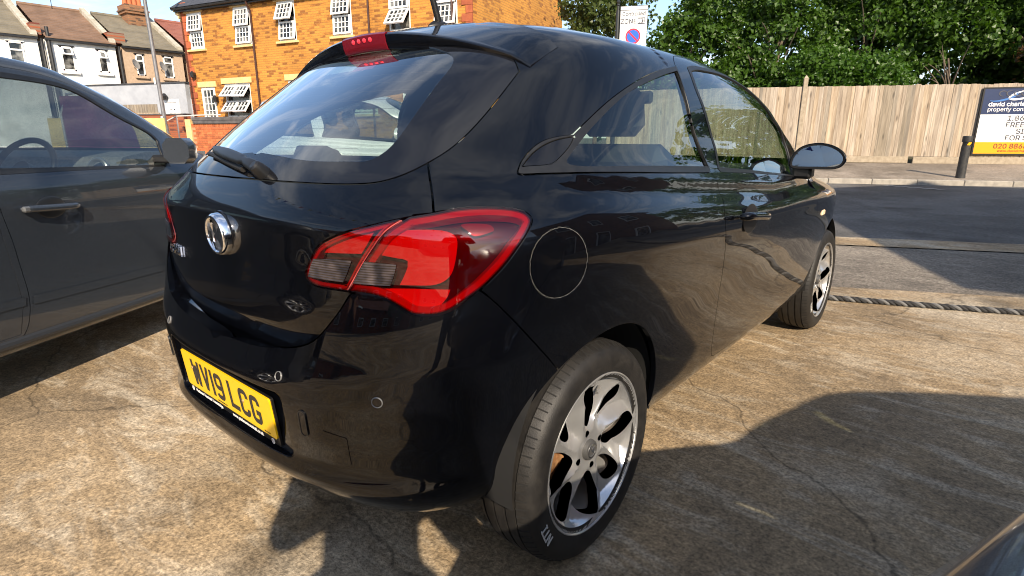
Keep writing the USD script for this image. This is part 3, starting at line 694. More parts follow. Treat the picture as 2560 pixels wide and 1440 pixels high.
def add_wheel(car, x, y, left=False, rim_mat=None, detail=True):
    M = mov(x, y, .303) if not left else mov(-x, y, .303) @ np.diag([-1., 1, 1, 1])
    def T(m, inv=left):
        if isinstance(m, MB):
            v, f, n = m.out(); o = MB(); o.add(v @ M[:3, :3].T + M[:3, 3], f, n @ M[:3, :3].T, flip=left); return o
        m = m.copy(); m.apply_transform(M)
        if left: m.invert() if m.volume < 0 else None
        return m
    w = UsdGeom.Xform.Define(stage, path_of(car, 'wheel')).GetPrim()
    put('tyre', T(WH['tyre']), rubber, w)
    put('rim', T(WH['rim']), rim_mat or alloy, w); put('rim_barrel', T(WH['barrel']), rim_mat or alloy, w)
    put('brake_disc', T(WH['brake_disc']), rust, w)
    if detail:
        put('tread_sipes', T(WH['sipes']), liner, w); put('brake_caliper', T(WH['brake_caliper']), steel, w)
        put('wheel_cap', T(WH['wheel_cap']), alloy_dark, w); put('cap_emblem', T(WH['cap_emblem']), chrome, w)
        put('wheel_bolts', T(WH['wheel_bolts']), steel, w); put('valve', T(WH['valve']), steel, w)
        if not left:
            put('tyre_lettering', T(side_text('NTI', .247, 214, .024)), mottled('tyre_ink', (.35, .35, .34), (.50, .50, .48), 60, .8) if y < 1 else Lk('tyre_ink'), w)
    return w
def Lk(n): return UsdShade.Material.Get(stage, LK + n)


def liner_mesh(y0, sgn):
    """The dark well round a wheel: an arched wall and its inner face."""
    t = np.radians(np.linspace(-8, 188, 40)); r = AR_R + .012; V = []
    for x in (.765, .52): V += [(x, y0 + r * math.cos(a), AR_Z + r * math.sin(a)) for a in t]
    k = len(t); F = [q for i in range(k - 1) for q in ((i, i + k, i + k + 1), (i, i + k + 1, i + 1))]
    V.append((.52, y0, .30)); F += [(k + i, 2 * k, k + i + 1) for i in range(k - 1)]
    m = trimesh.Trimesh(np.array(V), np.array(F), process=False)
    if sgn < 0: m.apply_transform(np.diag([-1., 1, 1, 1]))
    return m


def cabin(car, dash=True):
    put('floor', boxm(-.47, .47, -.30, 2.1, .26, .30), cabin_dark, car)
    put('parcel_shelf', boxm(-.52, .52, -.30, .06, .965, .985, .006), cabin_dark, car)
    def seat(x, y, back=.62, w=.25, lean=.30, hr=True):
        m = [at(boxm(-w, w, -.06, .06, 0, back, .04), mov(x, y, .50) @ rotx(lean)), at(boxm(-w, w, -.26, .24, -.07, .07, .05), mov(x, y + .25, .50))]
        h = [at(boxm(-.135, .135, -.045, .045, back + .02, back + .20, .04), mov(x, y, .50) @ rotx(lean - .08))] if hr else []
        return cat(m), h
    for x in (-.36, .36):
        a, h = seat(x, .86); s = put('front_seat', a, cabin_dark, car); put('headrest', h[0], cabin_dark, s)
    a, h = seat(0, .10, .52, .56, .38, False); rb = put('rear_seat', a, cabin_dark, car)
    for x in (-.36, .36): put('headrest', at(boxm(-.13, .13, -.045, .045, .46, .62, .04), mov(x, .10, .50) @ rotx(.30)), cabin_dark, rb)
    prof = shapely.Polygon([(1.52, .62), (1.50, .80), (1.58, .90), (1.75, .955), (2.10, .985), (2.12, .6)])
    m = ext(prof, 1.36); m.apply_transform(frame_m((-.68, 0, 0), (0, 1, 0), (0, 0, 1)))
    put('dashboard', m, cabin_dark, car)
    sw = trimesh.creation.torus(.175, .014, 36, 10); hub = trimesh.creation.cylinder(.05, .03); sp = boxm(-.17, .17, -.018, .018, -.01, .01)
    put('steering_wheel', at(cat([sw, hub, sp]), mov(.36, 1.36, .86) @ rotx(math.radians(65))), plastic_black, car)
    put('mirror_inside', boxm(-.11, .11, 1.50, 1.53, 1.285, 1.345, .01), plastic_black, car)


_sec = {}
def spoiler_sections(x):
    """The spoiler's cross-section at x (kept, since every hatchback asks for the same ones)."""
    k = round(float(x), 6)
    if k not in _sec: _sec[k] = _spoiler_section(float(x))
    return _sec[k].copy()
def _spoiler_section(x):
    ax = abs(x); ye, zu = -.105 + .25 * x ** 2, 1.408 - .33 * x ** 2
    th = .046 - .05 * x ** 2
    yf = .125 - .35 * ax ** 4
    k = sstep(.50, .562, ax)                                            # towards its ends the spoiler sinks flush into the body side
    zr = roof_z(x, yf)
    def flush(y, z, up): return z * (1 - k) + (roof_z(x, y) + up) * k
    ym = (ye + yf) / 2; zm = flush(ym, max(roof_z(x, ym) + .003, (zu + zr) / 2 + .004), .001)
    z1, z2 = flush(ye + .03, zu + .005, .002), flush(ye + .006, zu + .001, .004)
    return np.array([(x, yf, zr - .002 * k), (x, yf - .004, zr + .002 * (1 - k)), (x, ym, zm), (x, ye + .03, z1), (x, ye + .006, z2), (x, ye, z2 - .006), (x, ye + .004, z2 - th * .6), (x, ye + .010, z2 - th + .004), (x, ye + .018, z2 - th), (x, ye + .09, z2 - th + .004), (x, ye + .15, z2 - th + .008)])
def roof_z(x, y):
    a, b = .8, 1.7
    for _ in range(40):
        m = (a + b) / 2
        if F_body(np.array([[x, y, m]]))[0] < 0: a = m
        else: b = m
    return a
def loft(secs, caps=True):
    S = np.array(secs); K, M = S.shape[:2]; V = S.reshape(-1, 3); F = []
    for i in range(K - 1):
        for j in range(M - 1):
            a = i * M + j; F += [(a, a + M, a + M + 1), (a, a + M + 1, a + 1)]
    m = trimesh.Trimesh(V, F, process=False)
    if caps:
        for r, fl in ((S[0], False), (S[-1], True)):
            c = r.mean(0); v = np.vstack([r, c]); f = [(i, i + 1, len(r)) for i in range(len(r) - 1)]
            if fl: f = [t[::-1] for t in f]
            m = cat([m, trimesh.Trimesh(v, f, process=False)])
    return m


def build_hatchback(name, label, paint, loc=(0, 0, 0), rz=0., group=None, hero=False, tall=1.):
    car = thing(name, label, 'car', loc, rz, group)
    if tall != 1: UsdGeom.Xformable(car).AddScaleOp().Set(Gf.Vec3f(1, 1, tall))
    gs = glass_side; rear = car_xlate = None
    put('body_shell', CAR['body_shell'], paint, car); put('front_body', CAR['front_body'], paint, car)
    tg = put('tailgate', CAR['tailgate'], paint, car); bp = put('bumper', CAR['bumper'], paint, car)
    rw = put('rear_window', CAR['rear_window'], glass_rear, car); put('window_border', CAR['window_border'], frit, rw)
    put('windscreen', CAR['windscreen'], glass_side, car)
    for s in (1, -1):
        m = (lambda b: b) if s > 0 else (lambda b: b.mirror())
        d = put('door', m(CAR['door']), paint, car); put('window_trim', m(CAR['door_trim']), black_trim, d); put('window_glass', m(CAR['door_glass']), glass_side, d)
        if hero or s > 0:
            hp = [(.71, .868), (.72, .872), (.80, .866), (.90, .856), (.985, .842)]
            hx = SH.side(hp, s); off = np.array([.012, .034, .040, .038, .014])[:, None] * [s, 0, 0]
            put('door_handle', tube(spline(hx + off, closed=False, n=5), np.interp(np.linspace(0, 1, 21), [0, .1, .9, 1], [.009, .0135, .0135, .009]), 12), paint, d)
            c = SH.side([(.845, .85)], s)[0]; nn = SH.normal(c[None])[0]
            t = np.cross([0, 0, 1.], nn); t /= np.linalg.norm(t)
            bowl = trimesh.creation.icosphere(3, 1.0); bowl.apply_scale([.075, .05, .002]); put('handle_recess', at(bowl, frame_m(c + nn * .001, t, np.cross(nn, t))), plastic_black, d)
        tr = put('quarter_trim', m(CAR['quarter_trim']), black_trim, car); put('fin_panel', m(CAR['fin_panel']), gloss_black, tr)
        put('quarter_glass', m(CAR['quarter_glass']), glass_side, car)
        lp = put('tail_light', m(CAR['lamp_lens_outer']), lens_red, car)
        put('inner_lens', m(CAR['lamp_lens_inner']), lens_red, lp); put('lamp_housing', m(CAR['lamp_housing']), lamp_back, lp); put('lamp_rim', m(CAR['lamp_rim']), lamp_edge, lp)
        put('brake_reflector', m(CAR['brake_reflector']), lamp_bright, lp); put('lower_reflector', m(CAR['lower_reflector']), lamp_bright, lp); put('inner_reflector', m(CAR['inner_reflector']), lamp_bright, lp)
        put('upper_reflector', m(CAR['upper_reflector']), lamp_mid, lp); put('fog_lamp', m(CAR['fog_lens']), lamp_clear, lp); put('reversing_lamp', m(CAR['reverse_lens']), lamp_clear, lp)
        # mirror
        mx = np.array([(0, .0), (.012, .055), (.05, .088), (.11, .100), (.17, .088), (.215, .055), (.222, .025), (.20, -.002), (.14, -.010), (.05, -.012)])
        po = shapely.Polygon(spline(mx, n=6)); base = np.array([.735, MIR[1], MIR[2]])
        secs = []
        for dy, sc in ((-.004, .97), (-.002, 1.0), (.008, 1.0), (.03, .98), (.06, .90), (.085, .72), (.10, .42), (.104, .05)):
            c = np.array(po.exterior.coords)[:-1]; cc = c.mean(0); q = cc + (c - cc) * sc
            secs.append(np.stack([MIR[0] + q[:, 0], MIR[1] + dy + 0 * q[:, 0] - .12 * (q[:, 0] - .1), MIR[2] + q[:, 1]], 1))
        S = np.array(secs); S = np.concatenate([S, S[:, :1]], 1)
        h = loft(S, caps=False); gl = po.buffer(-.011); g = ext(gl, .001); g.apply_transform(frame_m((MIR[0], MIR[1] + .005 + .012, MIR[2]), (1, -.12, 0), (0, 0, 1)))
        back = ext(po.buffer(-.006), .001); back.apply_transform(frame_m((MIR[0], MIR[1] + .0095 + .012, MIR[2]), (1, -.12, 0), (0, 0, 1)))
        rim = ext(po.buffer(-.0015).difference(po.buffer(-.010)), .006); rim.apply_transform(frame_m((MIR[0], MIR[1] + .0065 + .012, MIR[2]), (1, -.12, 0), (0, 0, 1)))
        st = cat([boxm(.775, MIR[0] + .09, MIR[1] + .015, MIR[1] + .085, MIR[2] - .055, MIR[2] + .005, .012)])
        for nm, q, mt in (('door_mirror', h, paint), ('mirror_bezel', rim, plastic_black), ('mirror_back', back, plastic_black), ('mirror_glass', g, mirror_m), ('mirror_stalk', st, plastic_black)):
            if s < 0: q = q.copy(); q.apply_transform(np.diag([-1., 1, 1, 1]))
            if nm == 'door_mirror': top = put(nm, q, mt, car)
            else: put(nm, q, mt, top)
        for y0 in (0., 2.511):
            put('wheel_liner', liner_mesh(y0, s), liner, car); add_wheel(car, .778, y0, s < 0, detail=hero)
    put('fuel_flap', CAR['fuel_flap'], paint, car)
    # spoiler
    xs = np.linspace(-.562, .562, 45); L = [spoiler_sections(x) for x in xs]
    sp = put('spoiler', loft(L), paint, car, smooth=50)
    c = [spoiler_sections(x) for x in np.linspace(-.102, .102, 9)]
    for q in c:
        q[:, 1] -= .0025; q[:9, 2] += .0015; q[6:, 2] -= .002
    bl = put('brake_light', loft([q[3:10] for q in c]), red_plastic, sp, smooth=50)
    for x in (-.045, -.018, .009, .036):
        q = spoiler_sections(x); b = trimesh.creation.icosphere(2, .0075); b.apply_scale([1.1, .5, 1.0]); b.apply_translation([x, q[6, 1] - .0035, q[5, 2] - .010]); put('brake_bulb', b, led_red, bl)
    cabin(car)
    if not hero: return car
    # details of the near car
    rg = P_flapc.difference(disc(fc, fn, .0762)); put('flap_ring', panel(SH, rg, .008, lift=-.0015, edge=False), ring_grey, car)
    put('flap_pocket', panel(SH, disc(fc, fn, .085), .012, lift=-.012, edge=False), liner, car)
    for x, z, r, nm in ((.566, .583, .0125, 'parking_sensor'), (.318, .600, .0115, 'parking_sensor'), (-.318, .600, .0115, 'parking_sensor'), (-.566, .583, .0125, 'parking_sensor')):
        o = np.array([[x, 0, z]]); c0 = SH.cast(np.array([[0., -1, 0]]), o=o, a=0, b=1.2)[0]; nn = SH.normal(c0[None])[0]; t = np.cross([0, 0, 1.], nn); t /= np.linalg.norm(t)
        s_ = put(nm, at(lathe([(0, .0015), (r * .82, .0015), (r * .86, -.001)], 24), frame_m(c0, t, np.cross(nn, t))), gloss_black, bp)
        put('sensor_ring', at(lathe([(r * .86, -.002), (r * .86, .0018), (r * .93, .0028), (r, .0018), (r, -.002)], 28), frame_m(c0, t, np.cross(nn, t))), sensor_ring, s_)
    for sx in (1, -1):
        o = np.array([[.383 * sx, 0, .50]]); c0 = SH.cast(np.array([[0., -1, 0]]), o=o, a=0, b=1.2)[0]; nn = SH.normal(c0[None])[0]; t = np.cross([0, 0, 1.], nn); t /= np.linalg.norm(t)
        cap = shapely.LineString([(0, -.022), (0, .022)]).buffer(.0085, 8)
        put('reflector', at(ext(cap, .002), frame_m(c0, t, np.cross(nn, t))), gloss_black, bp); put('reflector_rim', at(ext(cap.buffer(.0025).difference(cap), .003), frame_m(c0, t, np.cross(nn, t))), plastic_black, bp)
    # towing eye cover: a fine groove in the bumper
    q = np.array([(.437, .487), (.486, .480), (.484, .420), (.430, .412)]); o = np.stack([q[:, 0], 0 * q[:, 0], q[:, 1]], 1)
    tw = shapely.Polygon(uv3(SH.cast(np.tile([0., -1, 0], (4, 1)), o=o, a=0, b=1.2))).buffer(.0025).buffer(.0)
    put('towing_eye_cover', panel(SH, tw, .006, lift=.0012, rad=.0012, flange=.002), paint, bp)
    # plate recess, plate, lettering
    put('plate_recess', cat([boxm(-.34, .34, -.600, -.592, .362, .566)]), paint, bp)
    pm = frame_m((0, -.6125, .470), (1, 0, 0), (0, -.10, 1))
    pl = put('number_plate', at(ext(shapely.box(-.26, -.0555, .26, .0555).buffer(-.008).buffer(.008), .004), pm), plate_yellow, car)
    put('plate_holder', at(ext(shapely.box(-.264, -.077, .264, .057).buffer(-.006).buffer(.006), .006), pm @ mov(0, 0, -.0062)), plastic_black, pl)
    put('plate_lettering', at(plate_text('WV19 LCG'), pm @ mov(0, 0, .0042)), ink_black, pl)
    def tx(t, h, x, y, mat, nm, bold=False, sx=1.):
        m = meshkit.text_mesh(t, h, .0005, bold); m.apply_scale([sx, 1, 1]); m.apply_translation([x, y, 0]); put(nm, at(m, pm @ mov(0, 0, .0042)), mat, pl)
    tx('Platinum Vauxhall Trowbridge', .0095, -.215, -.0705, ink_white, 'dealer_name', sx=.95); tx('www.platinumvauxhall.co.uk', .0095, .02, -.0705, ink_white, 'dealer_address', sx=.95)
    for x in (-.236, .236):
        put('dealer_emblem', at(ext(shapely.Point(0, 0).buffer(.0075, 16).difference(shapely.Point(0, 0).buffer(.0058, 16)).union(shapely.Polygon([(-.004, .004), (-.001, -.001), (.004, -.004), (.001, .002)])), .0006), pm @ mov(x, -.0662, .0042)), ink_white, pl)
    tx('platinumvauxhall.co.uk', .0042, -.06, -.0505, ink_black, 'maker_line', sx=.9); tx('BS AU 145d', .0036, .20, -.0505, ink_black, 'maker_mark')
    for x, z in ((-.198, .012), (.110, .004)): put('plate_screw', at(lathe([(0, .003), (.004, .0025), (.005, 0)], 12), pm @ mov(x, z, .004)), mottled('screw_brown', (.25, .14, .05), (.4, .25, .1), 50, .6) if x < 0 else Lk('screw_brown'), pl)
    # badge: chrome ring with a winged creature in relief
    c0 = SH.cast(np.array([[0., -1, 0]]), o=np.array([[.004, 0, .885]]), a=0, b=1.2, F=F_hatch)[0]; bm = frame_m(c0 + [0, .004, 0], (1, 0, 0), (0, -.06, 1))
    bd = put('badge', at(lathe([(.040, .012), (.041, .024), (.044, .0275), (.049, .027), (.053, .021), (.0545, .010), (.0545, 0)], 56), bm), chrome, tg)
    put('badge_back', at(lathe([(0, .012), (.0415, .012)], 40), bm), alloy_dark, bd); put('badge_base', at(lathe([(.054, .0), (.056, .006), (.058, .005), (.059, 0)], 48), bm), gloss_black, bd)
    gr = shapely.union_all([shapely.Polygon(spline(np.array(q), n=4)) for q in ([(-.030, .022), (-.020, .028), (-.008, .020), (-.002, .006), (-.012, .002), (-.024, .010)], [(-.012, .004), (.006, .002), (.018, -.008), (.022, -.026), (.012, -.033), (.004, -.020), (-.006, -.012)],
        [(.002, .004), (.010, .018), (.022, .026), (.030, .016), (.026, .002), (.014, -.004)], [(-.014, -.002), (-.024, -.012), (-.030, -.020), (-.022, -.022), (-.010, -.014)])])
    put('badge_creature', at(ext(gr.buffer(.0008).intersection(shapely.Point(0, 0).buffer(.0408)), .006), bm @ mov(0, 0, .0125)), chrome, bd)
    o = SH.cast(np.array([[0., -1, 0]]), o=np.array([[-.325, 0, .80]]), a=0, b=1.2, F=F_hatch)[0]; nn = SH.normal(o[None], F_hatch)[0]; tt = np.cross([0, 0, 1.], nn); tt /= np.linalg.norm(tt)
    m = meshkit.text_mesh('CORSA', .026, .004, True); m.apply_translation([-.085, -.013, 0]); put('model_lettering', at(m, frame_m(o + nn * .001, tt, np.cross(nn, tt))), chrome, tg)
    # aerial
    z = roof_z(0, .20); fin = loft([np.stack([np.array([-w, -w * .9, 0, w * .9, w]), np.full(5, .155 + d), z - .004 + np.array([0, h * .6, h, h * .6, 0])], 1) for d, w, h in ((0, .004, .012), (.02, .02, .026), (.05, .026, .034), (.10, .022, .024), (.15, .012, .010), (.17, .004, .004))])
    ae = put('aerial', fin, plastic_black, car, smooth=60)
    put('aerial_mast', tube([(0, .20, z + .02), (0, .168, z + .11), (0, .12, z + .24), (0, .09, z + .32)], [.011, .010, .008, .0055], 12), plastic_black, ae)
    # wiper
    def hp(x, z, lift):
        q = SH.cast(np.array([[0., -1, 0]]), o=np.array([[x, 0, z]]), a=0, b=1.2, F=F_hatch)[0]; return q + SH.normal(q[None], F_hatch)[0] * lift
    arm = [hp(.128, 1.032, .020), hp(.10, 1.038, .026), hp(.045, 1.046, .028), hp(-.03, 1.055, .027), hp(-.11, 1.064, .024), hp(-.19, 1.073, .018), hp(-.235, 1.079, .014)]
    A = spline(np.array(arm), closed=False, n=6); wv = np.interp(np.linspace(0, 1, len(A)), [0, .08, .2, .26, .30, .6, .9, 1], [.010, .016, .014, .009, .015, .017, .013, .006])
    S = []
    for p0, w_, i in zip(A, wv, range(len(A))):
        t = A[min(i + 1, len(A) - 1)] - A[max(i - 1, 0)]; t /= np.linalg.norm(t); q = SH.normal(p0[None], F_hatch)[0]; b = np.cross(t, q)
        S.append([p0 + b * w_ * math.cos(a) + q * (.009 if math.sin(a) > 0 else .007) * math.sin(a) for a in np.linspace(0, 2 * np.pi, 17)])
    wp = put('wiper', loft(S), plastic_black, car, smooth=40)
    put('wiper_pivot', at(lathe([(0, .036), (.010, .036), (.015, .032), (.018, .02), (.019, 0)], 24), frame_m(hp(.118, 1.035, -.002), (1, 0, 0), np.cross(SH.normal(hp(.118, 1.035, 0)[None], F_hatch)[0], (1, 0, 0)))), plastic_black, wp)
    bl_ = [hp(x, z, .009) for x, z in ((.03, 1.036), (-.06, 1.047), (-.15, 1.058), (-.23, 1.066), (-.27, 1.068))]
    put('wiper_blade', tube(spline(np.array(bl_), closed=False, n=5), .0075, 8), rubber, wp)
    # window stickers, heating lines, side repeater, front lamps
    st = lambda x0, x1, z0, z1, lift, F_=F_body: panel(SH, poly(uv3(SH.cast(np.tile([0., -1, 0], (4, 1)), o=np.array([(x0, .2, z0), (x1, .2, z0 + .004), (x1, .2, z1), (x0 + .01, .2, z1 - .004)]), a=0, b=1.2))), .01, lift=lift, edge=False)
    put('window_sticker', st(-.15, .03, 1.303, 1.332, -.0055), plain('sticker_green', (.62, .74, .64), .5), rw); put('window_sticker', st(.032, .12, 1.303, 1.331, -.0055), plain('sticker_red', (.50, .05, .07), .5), rw)
    hl = MB()
    for z in np.linspace(1.10, 1.33, 11):
        xx = np.linspace(-.36, .36, 25); q = SH.cast(np.tile([0., -1, 0], (25, 1)), o=np.stack([xx, 0 * xx + .2, 0 * xx + z], 1), a=0, b=1.2); hl.tm(tube(q - SH.normal(q) * .006, .0004, 4, False))
    put('heating_lines', hl, plain('heat_line', (.10, .07, .05), .6), rw)
    for sx in (1, -1):
        c0 = SH.side([(2.03, .755)], sx)[0]; b = boxm(-.006, .006, -.028, .028, -.014, .014, .005); b.apply_translation(c0); put('side_repeater', b, plain('amber_clear', (.85, .62, .40), .15) if sx > 0 else Lk('amber_clear'), car)
    return car


GL = {'W': [[(0, 1), (.12, 0), (.22, .62)], [(.22, .62), (.32, 0), (.44, 1)]]}
def plate_text(text):
    """Number plate letters (79 mm tall, 50 mm wide, 14 mm strokes) drawn as strokes."""
    h, w, s = .079, .050, .014; r = .012; x0, y0, x1, y1 = s / 2, s / 2, w - s / 2, h - s / 2
    def L(*p): return shapely.LineString(p).buffer(s / 2, cap_style='flat', join_style='mitre')
    def A(cx, cy, rr, a, b): return [(cx + rr * math.cos(math.radians(t)), cy + rr * math.sin(math.radians(t))) for t in np.linspace(a, b, 8)]
    ch = {
        'W': L((.005, h), (.0125, 0)).union(L((.0125, .004), (w / 2, h * .8))).union(L((w / 2, h * .8), (w - .0125, .004))).union(L((w - .0125, 0), (w - .005, h))),
        'V': L((.006, h), (w / 2, .003)).union(L((w / 2, .003), (w - .006, h))),
        '1': L((w / 2, 0), (w / 2, h)),
        '9': L(*(A(x0 + r, y0 + r, r, 200, 270) + A(x1 - r, y0 + r, r, 270, 360) + A(x1 - r, y1 - r, r, 0, 90) + A(x0 + r, y1 - r, r, 90, 180) + A(x0 + r, h * .46 + r, r, 180, 270) + [(x1, h * .46)])),
        'L': L((x0, h), (x0, y0), (w, y0)),
        'C': L(*([(x1, h * .70)] + A(x1 - r, y1 - r, r, 0, 90) + A(x0 + r, y1 - r, r, 90, 180) + A(x0 + r, y0 + r, r, 180, 270) + A(x1 - r, y0 + r, r, 270, 360) + [(x1, h * .30)])),
        'G': L(*([(x1, h * .70)] + A(x1 - r, y1 - r, r, 0, 90) + A(x0 + r, y1 - r, r, 90, 180) + A(x0 + r, y0 + r, r, 180, 270) + A(x1 - r, y0 + r, r, 270, 360) + [(x1, h * .42), (w * .52, h * .42)])),
    }
    x = 0; out = []
    for c in text:
        if c == ' ': x += .033 - .011; continue
        wd = s if c == '1' else w
        out.append(shapely.affinity.translate(ch[c].intersection(shapely.box(-1, 0, 1, h)), x - (w / 2 - s / 2 if c == '1' else 0), 0)); x += wd + .011
    m = ext(shapely.union_all(out), .0006); m.apply_translation([-(x - .011) / 2, -h / 2, 0]); return m


MIR = (.765, 1.56, 1.00)
corsa_car = build_hatchback('hatchback_car', 'glossy black three-door hatchback with yellow rear plate, nearest car in the middle', paint_black, hero=True)
# ---- the street: s runs along the road to the right, t across it, away from the forecourt ---------
E_, N_ = np.array([.9104, .4137, 0]), np.array([-.4137, .9104, 0])
def W(s, t, z=0.): return E_ * s + N_ * t + np.array([0, 0, z])
STREET = math.atan2(.4137, .9104)
def gz(t): return np.interp(t, [-100, 5.7, 13.5, 13.52, 16.4, 17, 60], [0, 0, .10, .21, .46, .5, 1.2])
def strip(t0, t1, lift, s0=-90, s1=90, nt=None, ns=30, wob=0., seed=0):
    tt = np.unique(np.r_[np.linspace(t0, t1, nt or 6), [k for k in (5.7, 13.5, 16.4) if t0 < k < t1]]); ss = np.linspace(s0, s1, ns)
    S, T = np.meshgrid(ss, tt, indexing='ij'); T = T.copy()
    if wob:
        wv = (meshkit.noise(np.stack([ss * 1.7, 0 * ss, 0 * ss], 1), seed) - .5) * wob; T[:, 0] += wv; T[:, -1] += wv * .8
    P = E_ * S[..., None] + N_ * T[..., None]; P[..., 2] = gz(T) + lift
    n, m = S.shape; i = np.arange(n * m).reshape(n, m)
    F = np.stack([i[:-1, :-1], i[1:, :-1], i[1:, 1:], i[:-1, 1:]], -1).reshape(-1, 4)
    return P.reshape(-1, 3), F


def ground_mat(name, a, b, c, speck, crack=True, sc=1.0, streak=True):
    """Worn concrete: blotches, trowel streaks, fine aggregate, cracks and drips of oil."""
    n = {'g': ('geometry', {}), 'm': ('mapping', {'rotation': (0, 0, -.30), 'scale': (1.0, 3.2, 1)}),
         'n1': ('noise_texture', {'scale': .9 * sc, 'detail': 8, 'roughness': .62, 'distortion': .6}), 'n2': ('noise_texture', {'scale': 2.1 * sc, 'detail': 9, 'roughness': .68, 'distortion': .9}),
         'n3': ('noise_texture', {'scale': 90 * sc, 'detail': 3, 'roughness': .7}), 'n4': ('noise_texture', {'scale': 26 * sc, 'detail': 5, 'roughness': .7}),
         'r1': ('rgb_ramp', {'ramp': [(.33, b), (.5, a), (.68, c)]}),
         'r2': ('map_range', {'from_min': .50, 'from_max': .64, 'to_min': 0., 'to_max': .75 if streak else .2, 'clamp': True}), 'mx': ('mix', {'color2': c}),
         'sp': ('map_range', {'from_min': .35, 'from_max': .65, 'to_min': 1 - speck, 'to_max': 1 + speck, 'clamp': True}), 'sm': ('map_range', {'from_min': .35, 'from_max': .65, 'to_min': 1 - speck * .7, 'to_max': 1 + speck * .7, 'clamp': True}),
         'mu': ('math', {'math_type': 'multiply'}), 'h': ('hsv', {}),
         'ad': ('math', {'math_type': 'multiply_add', 'value2': .4}),
         'b': ('bump', {'distance': .006, 'strength': .9}), 'p': ('principled_bsdf', {'roughness': .78, 'specular_ior_level': .35}),
         'n5': ('noise_texture', {'scale': .42 * sc, 'detail': 5, 'roughness': .55, 'distortion': 1.2}), 'r5': ('map_range', {'from_min': .42, 'from_max': .58, 'to_min': .72, 'to_max': 1.12, 'clamp': True}), 'mu5': ('math', {'math_type': 'multiply'}),
         'st': ('noise_texture', {'scale': .8, 'detail': 4, 'roughness': .5}), 'sr': ('map_range', {'from_min': .60, 'from_max': .68, 'to_min': 1., 'to_max': .55, 'clamp': True}), 'mu2': ('math', {'math_type': 'multiply'})}
    l = [('g.position', 'm.vector'), ('g.position', 'n1.vector'), ('m.vector', 'n2.vector'), ('g.position', 'n3.vector'), ('g.position', 'n4.vector'), ('g.position', 'st.vector'),
         ('n1.fac', 'r1.fac'), ('n2.fac', 'r2.value'), ('r2.result', 'mx.fac'), ('r1.color', 'mx.color1'), ('n3.fac', 'sp.value'), ('n4.fac', 'sm.value'), ('sp.result', 'mu.value1'), ('sm.result', 'mu.value2'),
         ('g.position', 'n5.vector'), ('n5.fac', 'r5.value'), ('r5.result', 'mu5.value1'), ('mu.value', 'mu5.value2'), ('st.fac', 'sr.value'), ('mu5.value', 'mu2.value1'), ('sr.result', 'mu2.value2'), ('n3.fac', 'ad.value1'), ('n4.fac', 'ad.value3'), ('ad.value', 'b.height'), ('b.normal', 'p.normal'), ('mx.color', 'h.color')]
    last = 'mu2.value'
    if crack:
        n['cv'] = ('voronoi_texture', {'feature': 'distance_to_edge', 'scale': .42}); n['cn'] = ('noise_texture', {'scale': 1.6, 'detail': 6}); n['cm'] = ('vector_math', {'vector_math_type': 'add'}) if False else ('mix', {'mix_type': 'add', 'fac': .5})
        n['cr'] = ('map_range', {'from_min': .0008, 'from_max': .0032, 'to_min': .55, 'to_max': 1., 'clamp': True}); n['mu3'] = ('math', {'math_type': 'multiply'})
        l += [('g.position', 'cn.vector'), ('g.position', 'cm.color1'), ('cn.color', 'cm.color2'), ('cm.color', 'cv.vector'), ('cv.distance', 'cr.value'), (last, 'mu3.value1'), ('cr.result', 'mu3.value2')]; last = 'mu3.value'
    l += [(last, 'h.value'), ('h.color', 'p.base_color')]
    return material(stage, LK + name, n, l, surface='p.BSDF')


concrete_m = ground_mat('forecourt_concrete', (.330, .240, .140), (.200, .150, .095), (.46, .39, .29), .42)
tarmac_m = ground_mat('road_tarmac', (.115, .11, .105), (.09, .087, .083), (.15, .145, .138), .45, crack=False, streak=False)
pave_m = ground_mat('pavement_tarmac', (.21, .175, .14), (.165, .14, .115), (.26, .225, .19), .35, crack=True, sc=.7)
near_m = ground_mat('worn_tarmac', (.18, .155, .125), (.135, .118, .098), (.25, .22, .18), .55, crack=False)
earth_m = mottled('earth', (.06, .055, .03), (.10, .09, .05), 2, .95)
kerb_m = mottled('kerb_stone', (.24, .22, .19), (.34, .31, .26), 9, .85, rnd=.15, bump=.003)

def flat(name, st, mat, cat_kind='structure'):
    return tag(put(name, st, mat, None, smooth=False), kind=cat_kind)
flat('ground', (np.vstack([strip(-300, 300, -.03, -400, 400, 40, 10)[0]]), strip(-300, 300, -.03, -400, 400, 40, 10)[1]), earth_m)
flat('forecourt', strip(-60, 3.10, 0., -70, 70, 12, 60, .10, 3), concrete_m)
flat('pavement', strip(3.0, 5.16, -.004, -70, 70, 6, 60, .0, 3), near_m)
flat('road', strip(5.10, 13.42, -.004 + .0, -90, 90, 12), tarmac_m)
flat('gutter', strip(5.12, 5.68, .004, -70, 70, 4, 90, .06, 9), concrete_m)
flat('pavement', strip(13.52, 16.62, 0., -90, 90, 8), pave_m)
kerb = UsdGeom.Xform.Define(stage, path_of(None, 'kerb')).GetPrim(); tag(kerb, kind='structure')
for k in range(46):
    s = -24 + k * .915; w = .905; z = gz(13.47) + .112
    m = boxm(0, w, -.065, .065, -.2, 0, .012); m.apply_transform(frame_m(W(s, 13.47, z), E_, N_)); put('kerb_stone', m, kerb_m, kerb)
white_paint = mottled('road_paint', (.40, .39, .37), (.62, .61, .58), 14, .7, lo=.3, hi=.6)
